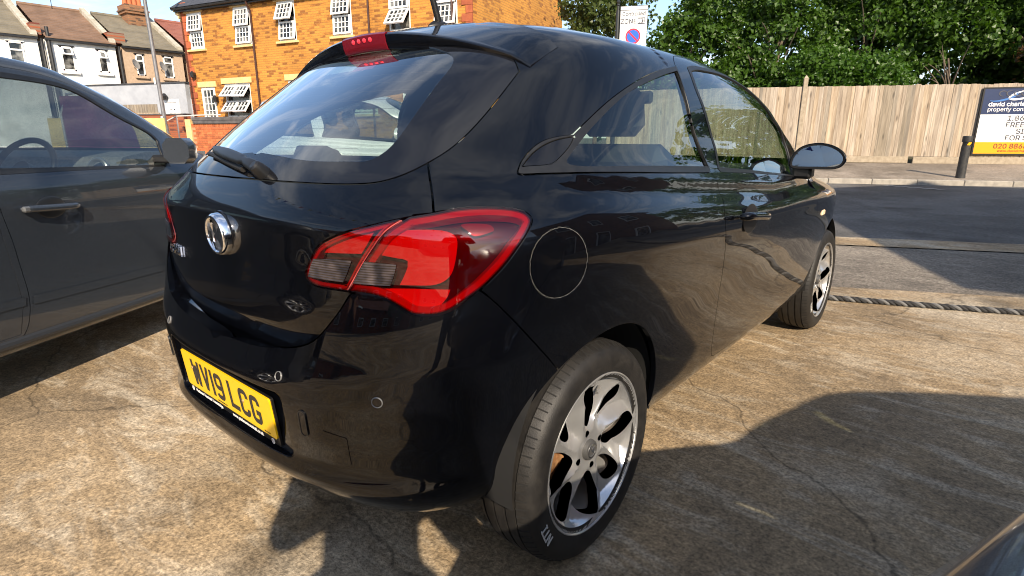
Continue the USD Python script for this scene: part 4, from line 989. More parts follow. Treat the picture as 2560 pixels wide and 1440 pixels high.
# give-way triangle on the far half of the road and a worn line in front of the dropped kerb
tri = np.array([W(8.35, 12.72), W(10.6, 12.72), W(9.1, 11.9)]); tri[:, 2] = gz(12.5) + .003
tag(put('road_marking', (tri, np.array([(0, 2, 1)])), white_paint, None, smooth=False), 'worn white triangle painted on the road beyond the rope', 'road marking')
q = np.array([W(5.4, 13.1), W(5.5, 13.1), W(6.3, 12.2), W(6.2, 12.2)]); q[:, 2] = gz(12.8) + .003
tag(put('road_marking', (q, np.array([(0, 3, 2), (0, 2, 1)])), white_paint, None, smooth=False), 'thin worn white line slanting from the far kerb left of the bollard', 'road marking')

# rope lying along the edge of the forecourt
rope = thing('rope', 'thick black and grey twisted rope lying across the edge of the forecourt', 'rope')
for k in range(3):
    ss = np.linspace(1.2, 6.5, 520); a = ss * 2 * np.pi / .105 + k * 2 * np.pi / 3
    lay = 2.665 + .05 * np.sin(ss * 1.3 + .5)
    P = np.array([W(s, t) for s, t in zip(ss, lay)]) + np.outer(.0105 * np.cos(a), N_) + np.outer(.0105 * np.sin(a) + .020, [0, 0, 1])
    put('strand', tube(P, .0105, 7), [plain('rope_black', (.02, .02, .021), .8), plain('rope_grey', (.13, .13, .13), .85), None][k] if k < 2 else Lk('rope_black'), rope)

# ---- the wooden fence ---------------------------------------------------------------
def wood_mat(name, a, b, c):
    n = {'t': ('geometry', {}), 'm': ('mapping', {'scale': (9, 9, .55)}), 'n': ('noise_texture', {'scale': 2.2, 'detail': 8, 'roughness': .65, 'distortion': .4}), 'r': ('rgb_ramp', {'ramp': [(.32, a), (.5, b), (.66, c)]}),
         'o': ('object_info', {}), 'mr': ('map_range', {'to_min': .86, 'to_max': 1.12}), 'ms': ('map_range', {'to_min': .75, 'to_max': 1.0}), 'h': ('hsv', {}), 'wn': ('white_noise_texture', {'dimensions': '1D'}),
         'k': ('voronoi_texture', {'scale': 1.0, 'randomness': 1.}), 'km': ('mapping', {'scale': (5, 5, 1.4)}), 'kr': ('map_range', {'from_min': .05, 'from_max': .16, 'to_min': .45, 'to_max': 1., 'clamp': True}), 'mu': ('math', {'math_type': 'multiply'}),
         'b': ('bump', {'distance': .004}), 'p': ('principled_bsdf', {'roughness': .85})}
    return material(stage, LK + name, n, [('t.position', 'm.vector'), ('m.vector', 'n.vector'), ('n.fac', 'r.fac'), ('o.random', 'mr.value'), ('o.random', 'wn.w'), ('wn.value', 'ms.value'), ('ms.result', 'h.saturation'), ('r.color', 'h.color'),
        ('t.position', 'km.vector'), ('km.vector', 'k.vector'), ('k.distance', 'kr.value'), ('mr.result', 'mu.value1'), ('kr.result', 'mu.value2'), ('mu.value', 'h.value'), ('h.color', 'p.base_color'), ('n.fac', 'b.height'), ('b.normal', 'p.normal')], surface='p.BSDF')
fence_m = wood_mat('fence_wood', (.20, .145, .095), (.32, .245, .168), (.42, .345, .25))
fence_grey = wood_mat('fence_wood_grey', (.14, .115, .085), (.22, .18, .13), (.30, .25, .19))
TF = 16.5
fence = thing('wooden_fence', 'weathered close-boarded wooden fence in front of the hedge', 'fence')
s = -1.0; k = 0
rg = np.random.default_rng(11)
while s < 12.6:
    w = rg.uniform(.082, .112)
    top = 2.51 - .006 * max(0, s - 4) + rg.normal(0, .008); bot = .655 - .004 * s + .02
    t = ext(shapely.Polygon([(0, 0), (w + .018, .006), (w + .018, .020), (0, .007)]), top - bot)
    t.apply_transform(frame_m(W(s, TF - .02 + rg.normal(0, .0025), bot), E_, N_) @ rotz(0))
    put('fence_board', t, fence_grey if rg.random() < .07 or 6.05 < s < 6.35 else fence_m, fence); s += w
for s in (-1.2, 1.5, 4.17, 6.9, 9.6, 12.3):
    p = cat([boxm(-.055, .055, -.055, .055, 0, 2.32 if s == 4.17 else 1.9, .006)] + ([trimesh.convex.convex_hull(np.array([(-.06, -.06, 2.32), (.06, -.06, 2.32), (.06, .06, 2.32), (-.06, .06, 2.32), (0, 0, 2.42)]))] if s == 4.17 else []))
    p.apply_transform(frame_m(W(s, TF + .05 if s != 4.17 else TF - .01, .40), E_, N_)); put('fence_post', p, mottled('post_concrete', (.26, .21, .15), (.36, .30, .22), 12, .9) if s == -1.2 else Lk('post_concrete'), fence)
for k in range(6):
    s0 = -1.1 + k * 2.7; m = boxm(.06, 2.64, -.03, .03, 0, .175, .006); m.apply_transform(frame_m(W(s0, TF - .03, .49 - .004 * s0), E_, N_)); put('gravel_board', m, Lk('post_concrete'), fence)

# ---- sign boards ------------------------------------------------------------------
navy = plain('sign_navy', (.018, .032, .085), .35); sign_white = plain('sign_white', (.80, .80, .79), .35); sign_orange = plain('sign_orange', (.80, .32, .010), .35); sign_grey_ink = plain('sign_ink', (.06, .06, .07), .5); sign_red_ink = plain('sign_red_ink', (.20, .03, .01), .5); sign_blue = plain('sign_blue', (.05, .16, .42), .35)
sb = thing('sale_board', 'large navy, white and orange property sale board fixed to the wooden fence', 'sign')
SM = frame_m(W(8.40, TF - .075, .735), E_, (0, 0, 1))
H0 = 1.625; SW = 2.05
put('board_frame', at(cat([boxm(-.03, SW + .03, -.03, 0, -.03, .01), boxm(-.03, SW + .03, H0, H0 + .03, -.03, .01), boxm(-.035, 0, 0, H0, -.03, .012), boxm(SW, SW + .03, 0, H0, -.03, .01)]), SM), plastic_black, sb)
put('navy_panel', at(boxm(0, SW, .985, H0, -.02, 0), SM), navy, sb); put('white_panel', at(boxm(0, SW, .295, .985, -.02, 0), SM), sign_white, sb); put('orange_panel', at(boxm(0, SW, 0, .295, -.02, 0), SM), sign_orange, sb)
def sign_text(t, h, x, y, mat, nm, parent, M, bold=False, center=True, sx=1., z=.002):
    m = meshkit.text_mesh(t, h, .003, bold); m.apply_scale([sx, 1, 1])
    if center: m.apply_translation([-m.bounds[:, 0].mean(), 0, 0])
    m.apply_translation([x, y, z]); return put(nm, at(m, M), mat, parent)
sign_text('david charles', .100, .13, 1.190, sign_white, 'firm_name', sb, SM, True, False); sign_text('property consultants', .098, .13, 1.065, sign_white, 'firm_trade', sb, SM, False, False, .96)
for tx_, y in (('1.86 ACRE', .830), ('FREEHOLD', .665), ('SITE', .505), ('FOR SALE', .340)): sign_text(tx_, .125, SW / 2 + .02, y, sign_grey_ink, 'sale_lettering', sb, SM, True)
sign_text('020 8866 0001', .115, SW / 2, .135, sign_red_ink, 'phone_number', sb, SM, True); sign_text('www.davidcharles.co.uk', .062, SW / 2, .045, sign_red_ink, 'web_address', sb, SM)
t = np.linspace(0, 1, 30)
def crescent(cx, cy, rx, ry, a0, a1, w):
    a = np.radians(np.linspace(a0, a1, 40)); ww = w * np.sin(np.linspace(0, np.pi, 40)) ** .7; o = np.stack([cx + rx * np.cos(a), cy + ry * np.sin(a)], 1); i = np.stack([cx + (rx - ww) * np.cos(a), cy + (ry - ww) * np.sin(a)], 1); return shapely.Polygon(np.vstack([o, i[::-1]])).buffer(0)
put('firm_emblem', at(ext(shapely.affinity.rotate(crescent(.83, 1.45, .30, .105, 60, 330, .055), 14), .003, .002), SM), sign_white, sb)
put('firm_emblem', at(ext(shapely.affinity.rotate(crescent(.44, 1.42, .30, .10, 180, 400, .045), 14), .003, .002), SM), sign_blue, sb)
gm = [crescent(.40 + k * .16, 1.50, .085, .07, 0 + 40 * k, 300 + 30 * k, .022) for k in range(4)]
put('firm_emblem', at(ext(shapely.union_all(gm), .003, .0045), SM), sign_grey_ink, sb)

zs = thing('zone_sign', 'white parking zone sign with red and blue roundel on a dark post', 'sign')
ZM = frame_m(W(-.72, 13.86, 3.16), E_ * math.cos(.15) - N_ * math.sin(-.15) * 0 + N_ * .05, (0, 0, 1)); ZW = .655
put('sign_post', cat([at(lathe([(0, 0), (.055, 0), (.055, 4.02), (0, 4.02)], 20), mov(*W(-.79, 13.94, .2))), at(lathe([(0, 4.02), (.03, 4.02), (.03, 4.12), (.045, 4.14), (.03, 4.17), (.05, 4.22), (0, 4.3)], 20), mov(*W(-.79, 13.94, .2)))]), plain('post_black', (.02, .022, .022), .4), zs)
put('sign_plate', at(boxm(0, ZW, 0, 1.13, -.012, 0, .004), ZM), sign_white, zs)
put('plate_border', at(cat([boxm(.0, ZW, 1.035, 1.05, 0, .003), boxm(-.006, 0, 0, 1.13, -.014, .004), boxm(ZW, ZW + .006, 0, 1.13, -.014, .004), boxm(-.006, ZW + .006, 1.13, 1.14, -.014, .004)]), ZM), sign_grey_ink, zs)
sign_text('Controlled', .088, ZW / 2, .915, sign_grey_ink, 'zone_lettering', zs, ZM, True, sx=.96)
sign_text('ZONE', .105, .205, .735, sign_grey_ink, 'zone_lettering', zs, ZM, True, sx=1.0)
put('zone_box', at(boxm(.425, .605, .715, .865, 0, .003), ZM), sign_grey_ink, zs); sign_text('W1', .098, .515, .742, sign_white, 'zone_lettering', zs, ZM, True, z=.004, sx=.85)
c = shapely.Point(ZW / 2, .435).buffer(.185, 32); c2 = shapely.Point(ZW / 2, .435).buffer(.148, 32); bar = shapely.affinity.rotate(shapely.box(ZW / 2 - .2, .435 - .02, ZW / 2 + .2, .435 + .02), -45, origin=(ZW / 2, .435)).intersection(c)
put('roundel_ring', at(ext(c.difference(c2).union(bar), .004), ZM), plain('sign_red', (.55, .02, .05), .35), zs); put('roundel_field', at(ext(c2.difference(bar), .003), ZM), plain('sign_field_blue', (.02, .11, .50), .35), zs)

bo = thing('bollard', 'black bollard with an amber reflector standing at the far kerb', 'bollard', W(7.2, 13.9, gz(13.9)))
put('bollard_shaft', lathe([(0, 0), (.098, 0), (.098, .02), (.092, .05), (.088, .72), (0, .72)], 28), mottled('bollard_black', (.016, .016, .017), (.035, .033, .03), 18, .6), bo)
put('bollard_neck', lathe([(0, .72), (.080, .72), (.080, .80), (0, .80)], 28), plain('neck_black', (.012, .012, .012), .5), bo); put('bollard_head', lathe([(0, .80), (.094, .80), (.098, .81), (.098, .915), (.090, .93), (0, .935)], 28), Lk('bollard_black'), bo)
put('amber_reflector', at(ext(shapely.Polygon([(-.045, .732), (.012, .728), (.045, .79), (-.012, .795)]), .006), frame_m(-N_ * .079 + E_ * .02, E_ * .98 - N_ * .0, (0, 0, 1))), plain('amber', (.85, .42, .02), .2), bo)

lp = thing('lamp_post', 'tall grey tapering lamp post in front of the terraced houses', 'lamp post', W(-15.45, 13.9, .2))
put('lamp_shaft', tube([(0, 0, 0), (0, 0, 1.35), (0, 0, 1.4), (-.16, -.05, 8.2)], [.085, .085, .062, .05], 18), mottled('lamp_grey', (.14, .14, .15), (.20, .20, .21), 6, .5, metallic=.4), lp)
put('lamp_notice', at(boxm(-.11, .0, -.008, .008, 0, .20, .003), mov(-.02, -.10, 2.62)), sign_white, lp)
# ---- buildings ---------------------------------------------------------------------
def brick_mat(name, a, b, m, dark, axes='xz', sc=1.0, bw=.225, bh=.075, drt=.0):
    n = {'t': ('texture_coordinate', {}), 'sx': ('separate_xyz', {}), 'c': ('combine_xyz', {}), 'br': ('brick_texture', {'color1': a, 'color2': b, 'mortar': m, 'scale': 1., 'mortar_size': .006, 'mortar_smooth': .3, 'bias': -.25, 'brick_width': bw, 'row_height': bh}),
         'bd': ('brick_texture', {'color1': (0, 0, 0), 'color2': (1, 1, 1), 'mortar': (0, 0, 0), 'scale': 1., 'mortar_size': .008, 'bias': 0., 'brick_width': bw, 'row_height': bh}),
         'n': ('noise_texture', {'scale': 1.3, 'detail': 6, 'roughness': .65}), 'nm': ('mapping', {'scale': (1.2, 5, 1)}), 'th': ('math', {'math_type': 'multiply'}), 'tr': ('map_range', {'from_min': .33, 'from_max': .42, 'clamp': True}),
         'dk': ('mix', {'color2': dark}), 'n2': ('noise_texture', {'scale': .5, 'detail': 5}), 'mr': ('map_range', {'from_min': .3, 'from_max': .7, 'to_min': .78, 'to_max': 1.2}), 'h': ('hsv', {}), 'b': ('bump', {'distance': .008}), 'p': ('principled_bsdf', {'roughness': .9})}
    s1 = axes[0]
    l = [('t.object', 'sx.vector'), (f'sx.{s1}', 'c.x'), ('sx.z', 'c.y'), ('c.vector', 'br.vector'), ('c.vector', 'bd.vector'), ('c.vector', 'nm.vector'), ('nm.vector', 'n.vector'), ('bd.color', 'th.value1'), ('n.fac', 'th.value2'), ('th.value', 'tr.value'), ('tr.result', 'dk.fac'),
         ('br.color', 'dk.color1'), ('c.vector', 'n2.vector'), ('n2.fac', 'mr.value'), ('mr.result', 'h.value'), ('dk.color', 'h.color'), ('h.color', 'p.base_color'), ('br.fac', 'b.height'), ('b.normal', 'p.normal')]
    n['b'][1]['invert'] = True
    return material(stage, LK + name, n, l, surface='p.BSDF')
ybrick = brick_mat('yellow_brick', (.50, .215, .036), (.42, .165, .026), (.40, .20, .055), (.23, .085, .018))
ybrick_y = brick_mat('yellow_brick_side', (.52, .235, .042), (.45, .19, .032), (.42, .22, .06), (.30, .12, .028), axes='yz')
cream = mottled('cream_stone', (.60, .42, .17), (.68, .50, .24), 8, .8)
red_brick = mottled('red_brick', (.34, .085, .030), (.46, .14, .045), 5, .85, rnd=.22)
red_quoin = mottled('quoin_red', (.30, .07, .03), (.40, .11, .04), 5, .85, rnd=.2)
pvc = plain('white_frame', (.78, .78, .76), .3)
pane_m = material(stage, LK + 'dark_pane', {'g': ('geometry', {}), 'n': ('noise_texture', {'scale': 2.5, 'detail': 3}), 'r': ('rgb_ramp', {'ramp': [(.45, (.012, .014, .016)), (.62, (.20, .20, .19))]}), 'p': ('principled_bsdf', {'roughness': .06})}, [('g.position', 'n.vector'), ('n.fac', 'r.fac'), ('r.color', 'p.base_color')], surface='p.BSDF')
slate = mottled('dark_slate', (.035, .037, .042), (.06, .06, .068), 6, .6)
gutter_black = plain('gutter_black', (.014, .014, .015), .4)

def sash(w, h, nx, ny, fr=.055, bar=.022, d=.05):
    """A white glazed frame in the xz plane (front at y = 0), hung from z = h."""
    m = [boxm(0, w, 0, d, 0, fr), boxm(0, w, 0, d, h - fr, h), boxm(0, fr, 0, d, fr, h - fr), boxm(w - fr, w, 0, d, fr, h - fr)]
    for i in range(1, nx): x = fr + (w - 2 * fr) * i / nx; m.append(boxm(x - bar / 2, x + bar / 2, .006, d - .006, fr, h - fr))
    for i in range(1, ny): z = fr + (h - 2 * fr) * i / ny; m.append(boxm(fr, w - fr, .009, d - .009, z - bar / 2, z + bar / 2))
    return cat(m), boxm(fr * .8, w - fr * .8, d - .018, d - .010, fr * .8, h - fr * .8)

def window(parent, x, z, w, h, sashes, name='window', sill=True, lintel=True, y=0.):
    """sashes: (x0, z0, width, height, columns, rows, degrees open)."""
    f = .05
    outer = cat([boxm(x - f, x + w + f, y + .035, y + .105, z - f, z), boxm(x - f, x + w + f, y + .035, y + .105, z + h, z + h + f), boxm(x - f, x, y + .035, y + .105, z, z + h), boxm(x + w, x + w + f, y + .035, y + .105, z, z + h)])
    win = put(name, outer, pvc, parent)
    put('reveal', boxm(x - f + .01, x + w + f - .01, y + .16, y + .18, z - f + .01, z + h + f - .01), pane_m, win)
    for (a, b, sw, sh, nx, ny, op) in sashes:
        fr, gl = sash(sw, sh, nx, ny)
        M = mov(x + a, y + (.0 if op else .02), z + b) @ mov(0, 0, sh) @ rotx(-math.radians(op)) @ mov(0, 0, -sh)
        s_ = put('sash', at(fr, M), pvc, win); put('pane', at(gl, M), pane_m, win)
    if sill: put('sill', boxm(x - .14, x + w + .14, y - .07, y + .10, z - f - .075, z - f - .002, .006), cream, win)
    if lintel: put('lintel', boxm(x - .16, x + w + .16, y - .022, y + .05, z + h + f + .002, z + h + f + .20, .004), cream, win)
    return win

BA = W(-17.35, 17.12, 0); BD = (W(-5.12, 15.19, 0) - BA); BL = np.linalg.norm(BD); BR_ = math.atan2(BD[1], BD[0])
bb = thing('brick_building', 'two-storey orange brick building with white multi-pane windows, several swung open', 'building', BA, BR_)
EV = 5.78
OPEN = [((s0 + 17.35) * (BL / 12.23), 4.40, .70, 1.16) for s0 in (-17.03, -14.62, -12.55, -10.20, -7.98, -6.35)] + [(.60, 1.85, .66, 1.10)] + [((s0 + 17.35) * (BL / 12.23), 1.95, 1.22, 1.08) for s0 in (-15.48, -12.35, -9.9, -7.6)]
fw = shapely.box(0, 0, BL, EV).difference(shapely.union_all([shapely.box(x - .05, z - .05, x + w + .05, z + h + .05) for x, z, w, h in OPEN]))
fm = ext(fw, .28); fm.apply_transform(frame_m((0, .30, 0), (1, 0, 0), (0, 0, 1))); put('front_wall', fm, ybrick, bb, smooth=False); put('side_wall', boxm(BL - .28, BL, .32, 7.4, 0, EV + 2.), ybrick_y, bb); put('back_wall', boxm(0, BL, 7.4, 7.6, 0, EV), ybrick, bb); put('left_wall', boxm(0, .28, .32, 7.4, 0, EV), ybrick_y, bb)
def upper(u, op1, op2): return [(0, .58, .70, .58, 4, 3, op1), (0, 0, .70, .57, 4, 3, op2)]
kx = BL / 12.23
for s0, o1, o2 in ((-17.03, 9, 0), (-14.62, 10, 6), (-12.55, 22, 7), (-10.20, 12, 5), (-7.98, 4, 38), (-6.35, 8, 12)):
    window(bb, (s0 + 17.35) * kx, 4.40, .70, 1.16, upper(0, o1, o2), y=.0)
window(bb, .60, 1.85, .66, 1.10, [(0, 0, .66, 1.10, 3, 4, 0)], name='glazed_door', sill=False)
def big(o1, o2): return [(0, .56, .61, .50, 3, 2, o1), (.61, .56, .61, .50, 3, 2, o1 - 3), (0, .03, .61, .50, 3, 2, o2), (.61, .03, .61, .50, 3, 2, o2 - 2)]
for s0, o1, o2 in ((-15.48, 42, 40), (-12.35, 0, 0), (-9.9, 0, 20), (-7.6, 0, 0)):
    window(bb, (s0 + 17.35) * kx, 1.95, 1.22, 1.08, big(o1, o2) if o1 else [(0, .56, .61, .5, 3, 2, 0), (.61, .56, .61, .5, 3, 2, 0), (0, .03, .61, .5, 3, 2, 0), (.61, .03, .61, .5, 3, 2, 0)])
put('eaves_board', boxm(-.1, BL + .05, -.16, .05, EV - .13, EV + .03), gutter_black, bb); put('gutter', at(tube([(-.15, -.22, EV - .02), (BL + .1, -.22, EV - .02)], .06, 10), mov(0, 0, 0)), gutter_black, bb)
rf = trimesh.Trimesh(*(lambda v, f: (v, f))(np.array([(-.2, -.30, EV), (BL + .15, -.30, EV), (BL + .15, 3.8, EV + 2.7), (-.2, 3.8, EV + 2.7), (BL + .15, 7.9, EV), (-.2, 7.9, EV)]), np.array([(0, 1, 2), (0, 2, 3), (3, 2, 4), (3, 4, 5)])), process=False)
put('roof', rf, slate, bb, smooth=False)
for s0, nm in ((-13.75, 'drainpipe'), (-8.74, 'drainpipe'), (-5.75, 'drainpipe')):
    x = (s0 + 17.35) * kx; put(nm, tube([(x, -.20, EV - .05), (x, -.17, EV - .2), (x, -.055, EV - .35), (x, -.055, .3)], .036, 8), plain('pipe_brown', (.05, .018, .010), .45) if s0 < -13 else Lk('pipe_brown'), bb)
for i in range(24):                                                       # red quoins, long and short in turn
    for x0, lft in ((0, True), (BL, False)):
        z = .6 + i * .225; w = .34 if i % 2 else .20
        put('quoin', boxm(x0 - .012, x0 + w, -.010, .05, z, z + .215) if lft else boxm(x0 - w, x0 + .010, -.010, .05, z, z + .215), red_quoin, bb)
put('corbel', cat([boxm(-.22 + .06 * k, .02, -.12 + .03 * k, .10, EV - .10 - .11 * k, EV - .11 * k) for k in range(4)]), cream, bb)
for x, z in ((.35, 3.45), (1.42, 2.55)):
    put('wall_lamp', cat([boxm(x - .05, x + .05, -.03, 0, z - .10, z + .10), at(lathe([(0, -.12), (.07, -.08), (.09, .06), (.03, .13), (0, .15)], 14), mov(x + .02, -.12, z))]), gutter_black, bb)

# low red wall with its coping and railing
rw_ = thing('garden_wall', 'low red brick wall with dark coping below the orange brick building', 'wall', W(-15.12, 14.62, .2), STREET)
put('mortar_core', boxm(0, 5.4, .012, .20, 0, 1.40), mottled('mortar', (.40, .18, .09), (.50, .26, .14), 20, .9), rw_)
for r in range(14):
    z = 1.40 - .112 - (r + 1) * .075
    for c_ in range(14):
        x = c_ * .225 + (.1125 if r % 2 else 0) - .06
        if x < -.02 or x > 3.0: continue
        put('brick', boxm(x, x + .213, rg.uniform(-.003, .003), .05, z, z + .064), red_brick, rw_)
for c_ in range(40): put('soldier_brick', boxm(c_ * .075, c_ * .075 + .064, .001, .05, 1.40 - .108, 1.398), red_brick, rw_)
put('coping', cat([boxm(.12, 5.4, -.05, .25, 1.402, 1.50, .01), boxm(.05, 5.4, -.02, .22, 1.50, 1.62, .02)]), mottled('coping_dark', (.06, .055, .055), (.11, .10, .10), 5, .8), rw_)
put('pier', boxm(-.22, .0, -.03, .24, 0, 1.55, .01), cream, rw_)
rail = thing('handrail', 'thin pale metal handrail beside the low red brick wall', 'railing', W(-16.5, 14.9, .2), STREET)
put('rail', tube([(-.3, 0, 1.25), (.0, 0, 1.48), (.52, 0, 1.67), (1.9, 0, 1.70), (2.4, 0, 1.70)], .022, 8), mottled('rail_pale', (.5, .45, .4), (.6, .55, .5), 9, .5), rail)
for x, h in ((.0, 1.46), (.54, 1.67), (1.9, 1.69)): put('rail_post', tube([(x, 0, 0), (x, 0, h)], .022, 8), Lk('rail_pale'), rail)
lw = thing('old_brick_wall', 'dark weathered red brick wall left of the handrail', 'wall', W(-18.6, 15.9, .2), STREET)
wall_brick = brick_mat('old_red_brick', (.30, .085, .035), (.24, .06, .028), (.20, .12, .08), (.12, .03, .02))
put('wall', boxm(-4, 2.05, 0, .22, 0, 1.76), wall_brick, lw); put('coping', boxm(-4, 2.08, -.03, .25, 1.762, 1.81, .01), Lk('coping_dark'), lw)

# grey rendered extension with its notice
gx = thing('grey_extension', 'pale grey rendered single-storey extension with a white notice on its wall', 'building', W(-24.5, 18.5, .3), STREET)
grey_render = mottled('grey_render', (.30, .32, .36), (.36, .38, .42), 3, .85)
put('wall', boxm(0, 5.55, 0, 5, 0, 3.05), grey_render, gx); put('parapet_cap', boxm(-.05, 5.6, -.05, 5.05, 3.052, 3.10), slate, gx)
put('wall', boxm(5.55, 8, .2, 5, 0, 2.9), grey_render, gx)
nb = put('notice_board', boxm(4.40, 5.14, -.03, 0, 1.77, 2.40, .004), sign_white, gx)
put('notice_print', cat([boxm(4.54, 5.0, -.034, -.031, 2.26, 2.29), boxm(4.70, 4.86, -.034, -.031, 2.10, 2.12), boxm(4.66, 4.72, -.034, -.031, 1.98, 2.03), boxm(4.84, 4.90, -.034, -.031, 1.98, 2.03), boxm(4.60, 4.74, -.034, -.031, 1.86, 1.875), boxm(4.80, 4.94, -.034, -.031, 1.86, 1.875)]), sign_grey_ink, gx)
put('wall_lantern', at(cat([lathe([(0, -.16), (.09, -.12), (.12, .02), (.05, .12), (0, .14)], 14), boxm(-.03, .03, .0, .14, -.02, .04)]), mov(4.55, -.14, 2.52)), gutter_black, gx)
put('meter_box', boxm(5.6, 6.0, .16, .22, 2.45, 2.9), mottled('box_green', (.05, .06, .05), (.07, .08, .07), 5, .6), gx)
of = thing('old_fence', 'short grey weathered fence in front of the grey extension', 'fence', W(-21.2, 17.4, .3), STREET)
for k in range(14): put('fence_board', boxm(k * .13, k * .13 + .118, 0, .02, 1.2, 2.16), fence_grey, of)
put('fence_rail', boxm(-.05, 1.9, -.03, 0, 1.75, 1.83), fence_m, of)

# ---- terraced houses: their front faces +x on the plane x = -31
tile_m = mottled('roof_tile', (.14, .085, .055), (.22, .135, .09), 1.6, .85, rnd=.1, stretch=(1, 1, 1))
tile_old = mottled('roof_tile_old', (.13, .115, .085), (.19, .165, .12), 1.6, .85)
tile_red = mottled('roof_tile_red', (.20, .07, .05), (.26, .10, .07), 2, .85)
white_render = mottled('white_render', (.60, .60, .57), (.78, .78, .76), 1.3, .85, lo=.3, hi=.55, stretch=(1, 1.6, .8))
beige_render = mottled('pebbledash', (.36, .26, .18), (.42, .31, .22), 9, .95, bump=.01, bscale=60)
stone_cap = mottled('parapet_stone', (.30, .27, .20), (.45, .42, .36), 4, .9)
FX, RX, EZ, RZ = -31., -34.6, 5.34, 7.16
def terraced(name, label, y0, y1, wall_m, roof_m, wins, parapet=True, dz=0.):
    h = thing(name, label, 'house', group=None)
    put('wall', boxm(FX - 7.2, FX, y0, y1, -.5, EZ - .05 + dz), wall_m, h)
    n = 18; rr = MB()
    for i in range(n):                                                    # courses of tiles, each lapping the one below
        a, b = i / n, (i + 1) / n; xa, xb = FX + .22 + (RX - FX - .22) * a, FX + .22 + (RX - FX - .22) * b; za, zb = EZ + (RZ - EZ) * a + dz, EZ + (RZ - EZ) * b + dz
        v = np.array([(xa, y0, za + .035), (xa, y1, za + .035), (xb, y1, zb + .012), (xb, y0, zb + .012), (xa, y0, za - .01), (xa, y1, za - .01)]); rr.add(v[[0, 1, 2, 0, 2, 3, 4, 5, 1, 4, 1, 0]], np.arange(12).reshape(4, 3))
    tag(put('tile_courses', rr, roof_m, h), kind='stuff')
    put('back_roof', (np.array([(RX, y0, RZ + dz), (RX, y1, RZ + dz), (FX - 7.4, y1, EZ + dz), (FX - 7.4, y0, EZ + dz)]), np.array([(0, 1, 2), (0, 2, 3)])), roof_m, h, smooth=False)
    put('ridge', tube([(RX, y0, RZ + .03 + dz), (RX, y1, RZ + .03 + dz)], .10, 8), roof_m, h)
    put('gutter', boxm(FX, FX + .20, y0, y1, EZ - .10 + dz, EZ + .0 + dz), gutter_black, h)
    if parapet:
        q = ext(shapely.Polygon([(FX + .12, EZ - .1), (RX, RZ - .1), (RX, RZ + .24), (FX + .12, EZ + .20)]), .24); q.apply_transform(frame_m((0, y1 + .02, 0), (1, 0, 0), (0, 0, 1)))
        put('parapet', q, stone_cap, h)
    for (ya, yb, za, zb, kind) in wins:
        win = put('window', cat([boxm(FX - .03, FX + .03, ya, yb, za, za + .06), boxm(FX - .03, FX + .03, ya, yb, zb - .06, zb), boxm(FX - .03, FX + .03, ya, ya + .06, za, zb), boxm(FX - .03, FX + .03, yb - .06, yb, za, zb), boxm(FX - .02, FX + .045, ya, yb, za + (zb - za) * .66, za + (zb - za) * .72)]), pvc, h)
        put('pane', boxm(FX - .02, FX + .012, ya + .05, yb - .05, za + .05, zb - .05), pane_m, win)
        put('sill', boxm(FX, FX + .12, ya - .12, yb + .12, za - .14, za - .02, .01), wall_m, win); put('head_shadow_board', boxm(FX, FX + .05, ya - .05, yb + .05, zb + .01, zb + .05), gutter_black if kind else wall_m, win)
        if kind == 2:
            fr, gl = sash(yb - ya - .1, .34, 1, 1); M = frame_m((FX + .03, ya + .05, zb - .36), (0, 1, 0), (-1, 0, 0)) @ mov(0, 0, 0)
            M = np.array([[0, -1, 0, FX + .05], [1, 0, 0, ya + .05], [0, 0, 1, zb - .38], [0, 0, 0, 1.]]) @ mov(0, 0, .34) @ rotx(-math.radians(28)) @ mov(0, 0, -.34); put('vent_sash', at(fr, M), pvc, win); put('vent_pane', at(gl, M), pane_m, win)
    return h
h0 = terraced('terraced_house', 'white rendered terraced house at the left edge of the photo', 1.0, 5.64, white_render, tile_old, [(4.60, 5.12, 4.02, 5.06, 0), (2.2, 2.9, 4.02, 5.06, 0)])
h1 = terraced('terraced_house', 'white rendered terraced house with brown tiles and a propped-open top window', 5.90, 8.52, white_render, tile_m, [(6.38, 6.86, 4.05, 5.06, 2), (7.76, 8.14, 4.08, 5.04, 2)])
h2 = terraced('terraced_house', 'beige pebbledash terraced house with two satellite dishes', 8.78, 11.42, beige_render, tile_old, [(9.29, 9.64, 4.07, 5.02, 1), (10.50, 10.93, 4.05, 5.04, 1)])
h3 = terraced('terraced_house', 'terraced house with a dark red roof half hidden behind the orange building', 11.68, 16, beige_render, tile_red, [], parapet=False, dz=.1)
for y, h in ((5.77, h0), (8.65, h1), (5.98, h1)): put('downpipe', tube([(FX + .10, y, EZ - .05), (FX + .07, y, EZ - .25), (FX + .07, y, 1.5)], .055, 8), gutter_black, h)
put('soil_pipe', tube([(FX + .10, 6.02, 1.5), (FX + .10, 6.02, EZ + .45)], .07, 8), gutter_black, h1)
put('party_brickwork', boxm(FX - .9, FX - .05, 8.30, 9.0, EZ + .1, EZ + .55), wall_brick, h2)
put('party_brickwork', boxm(FX - .8, FX - .05, 5.5, 5.85, EZ + .1, EZ + .58), wall_brick, h0)
ch = put('chimney', cat([boxm(-34.6, -33.7, 10.10, 11.0, 6.2, 7.30), boxm(-34.7, -33.6, 10.02, 11.08, 7.30, 7.42), boxm(-34.75, -33.55, 9.97, 11.13, 7.42, 7.50), boxm(-34.7, -33.6, 10.02, 11.08, 7.50, 7.72)]), brick_mat('chimney_brick', (.28, .13, .06), (.20, .09, .05), (.2, .16, .1), (.10, .05, .03), axes='yz'), h2)
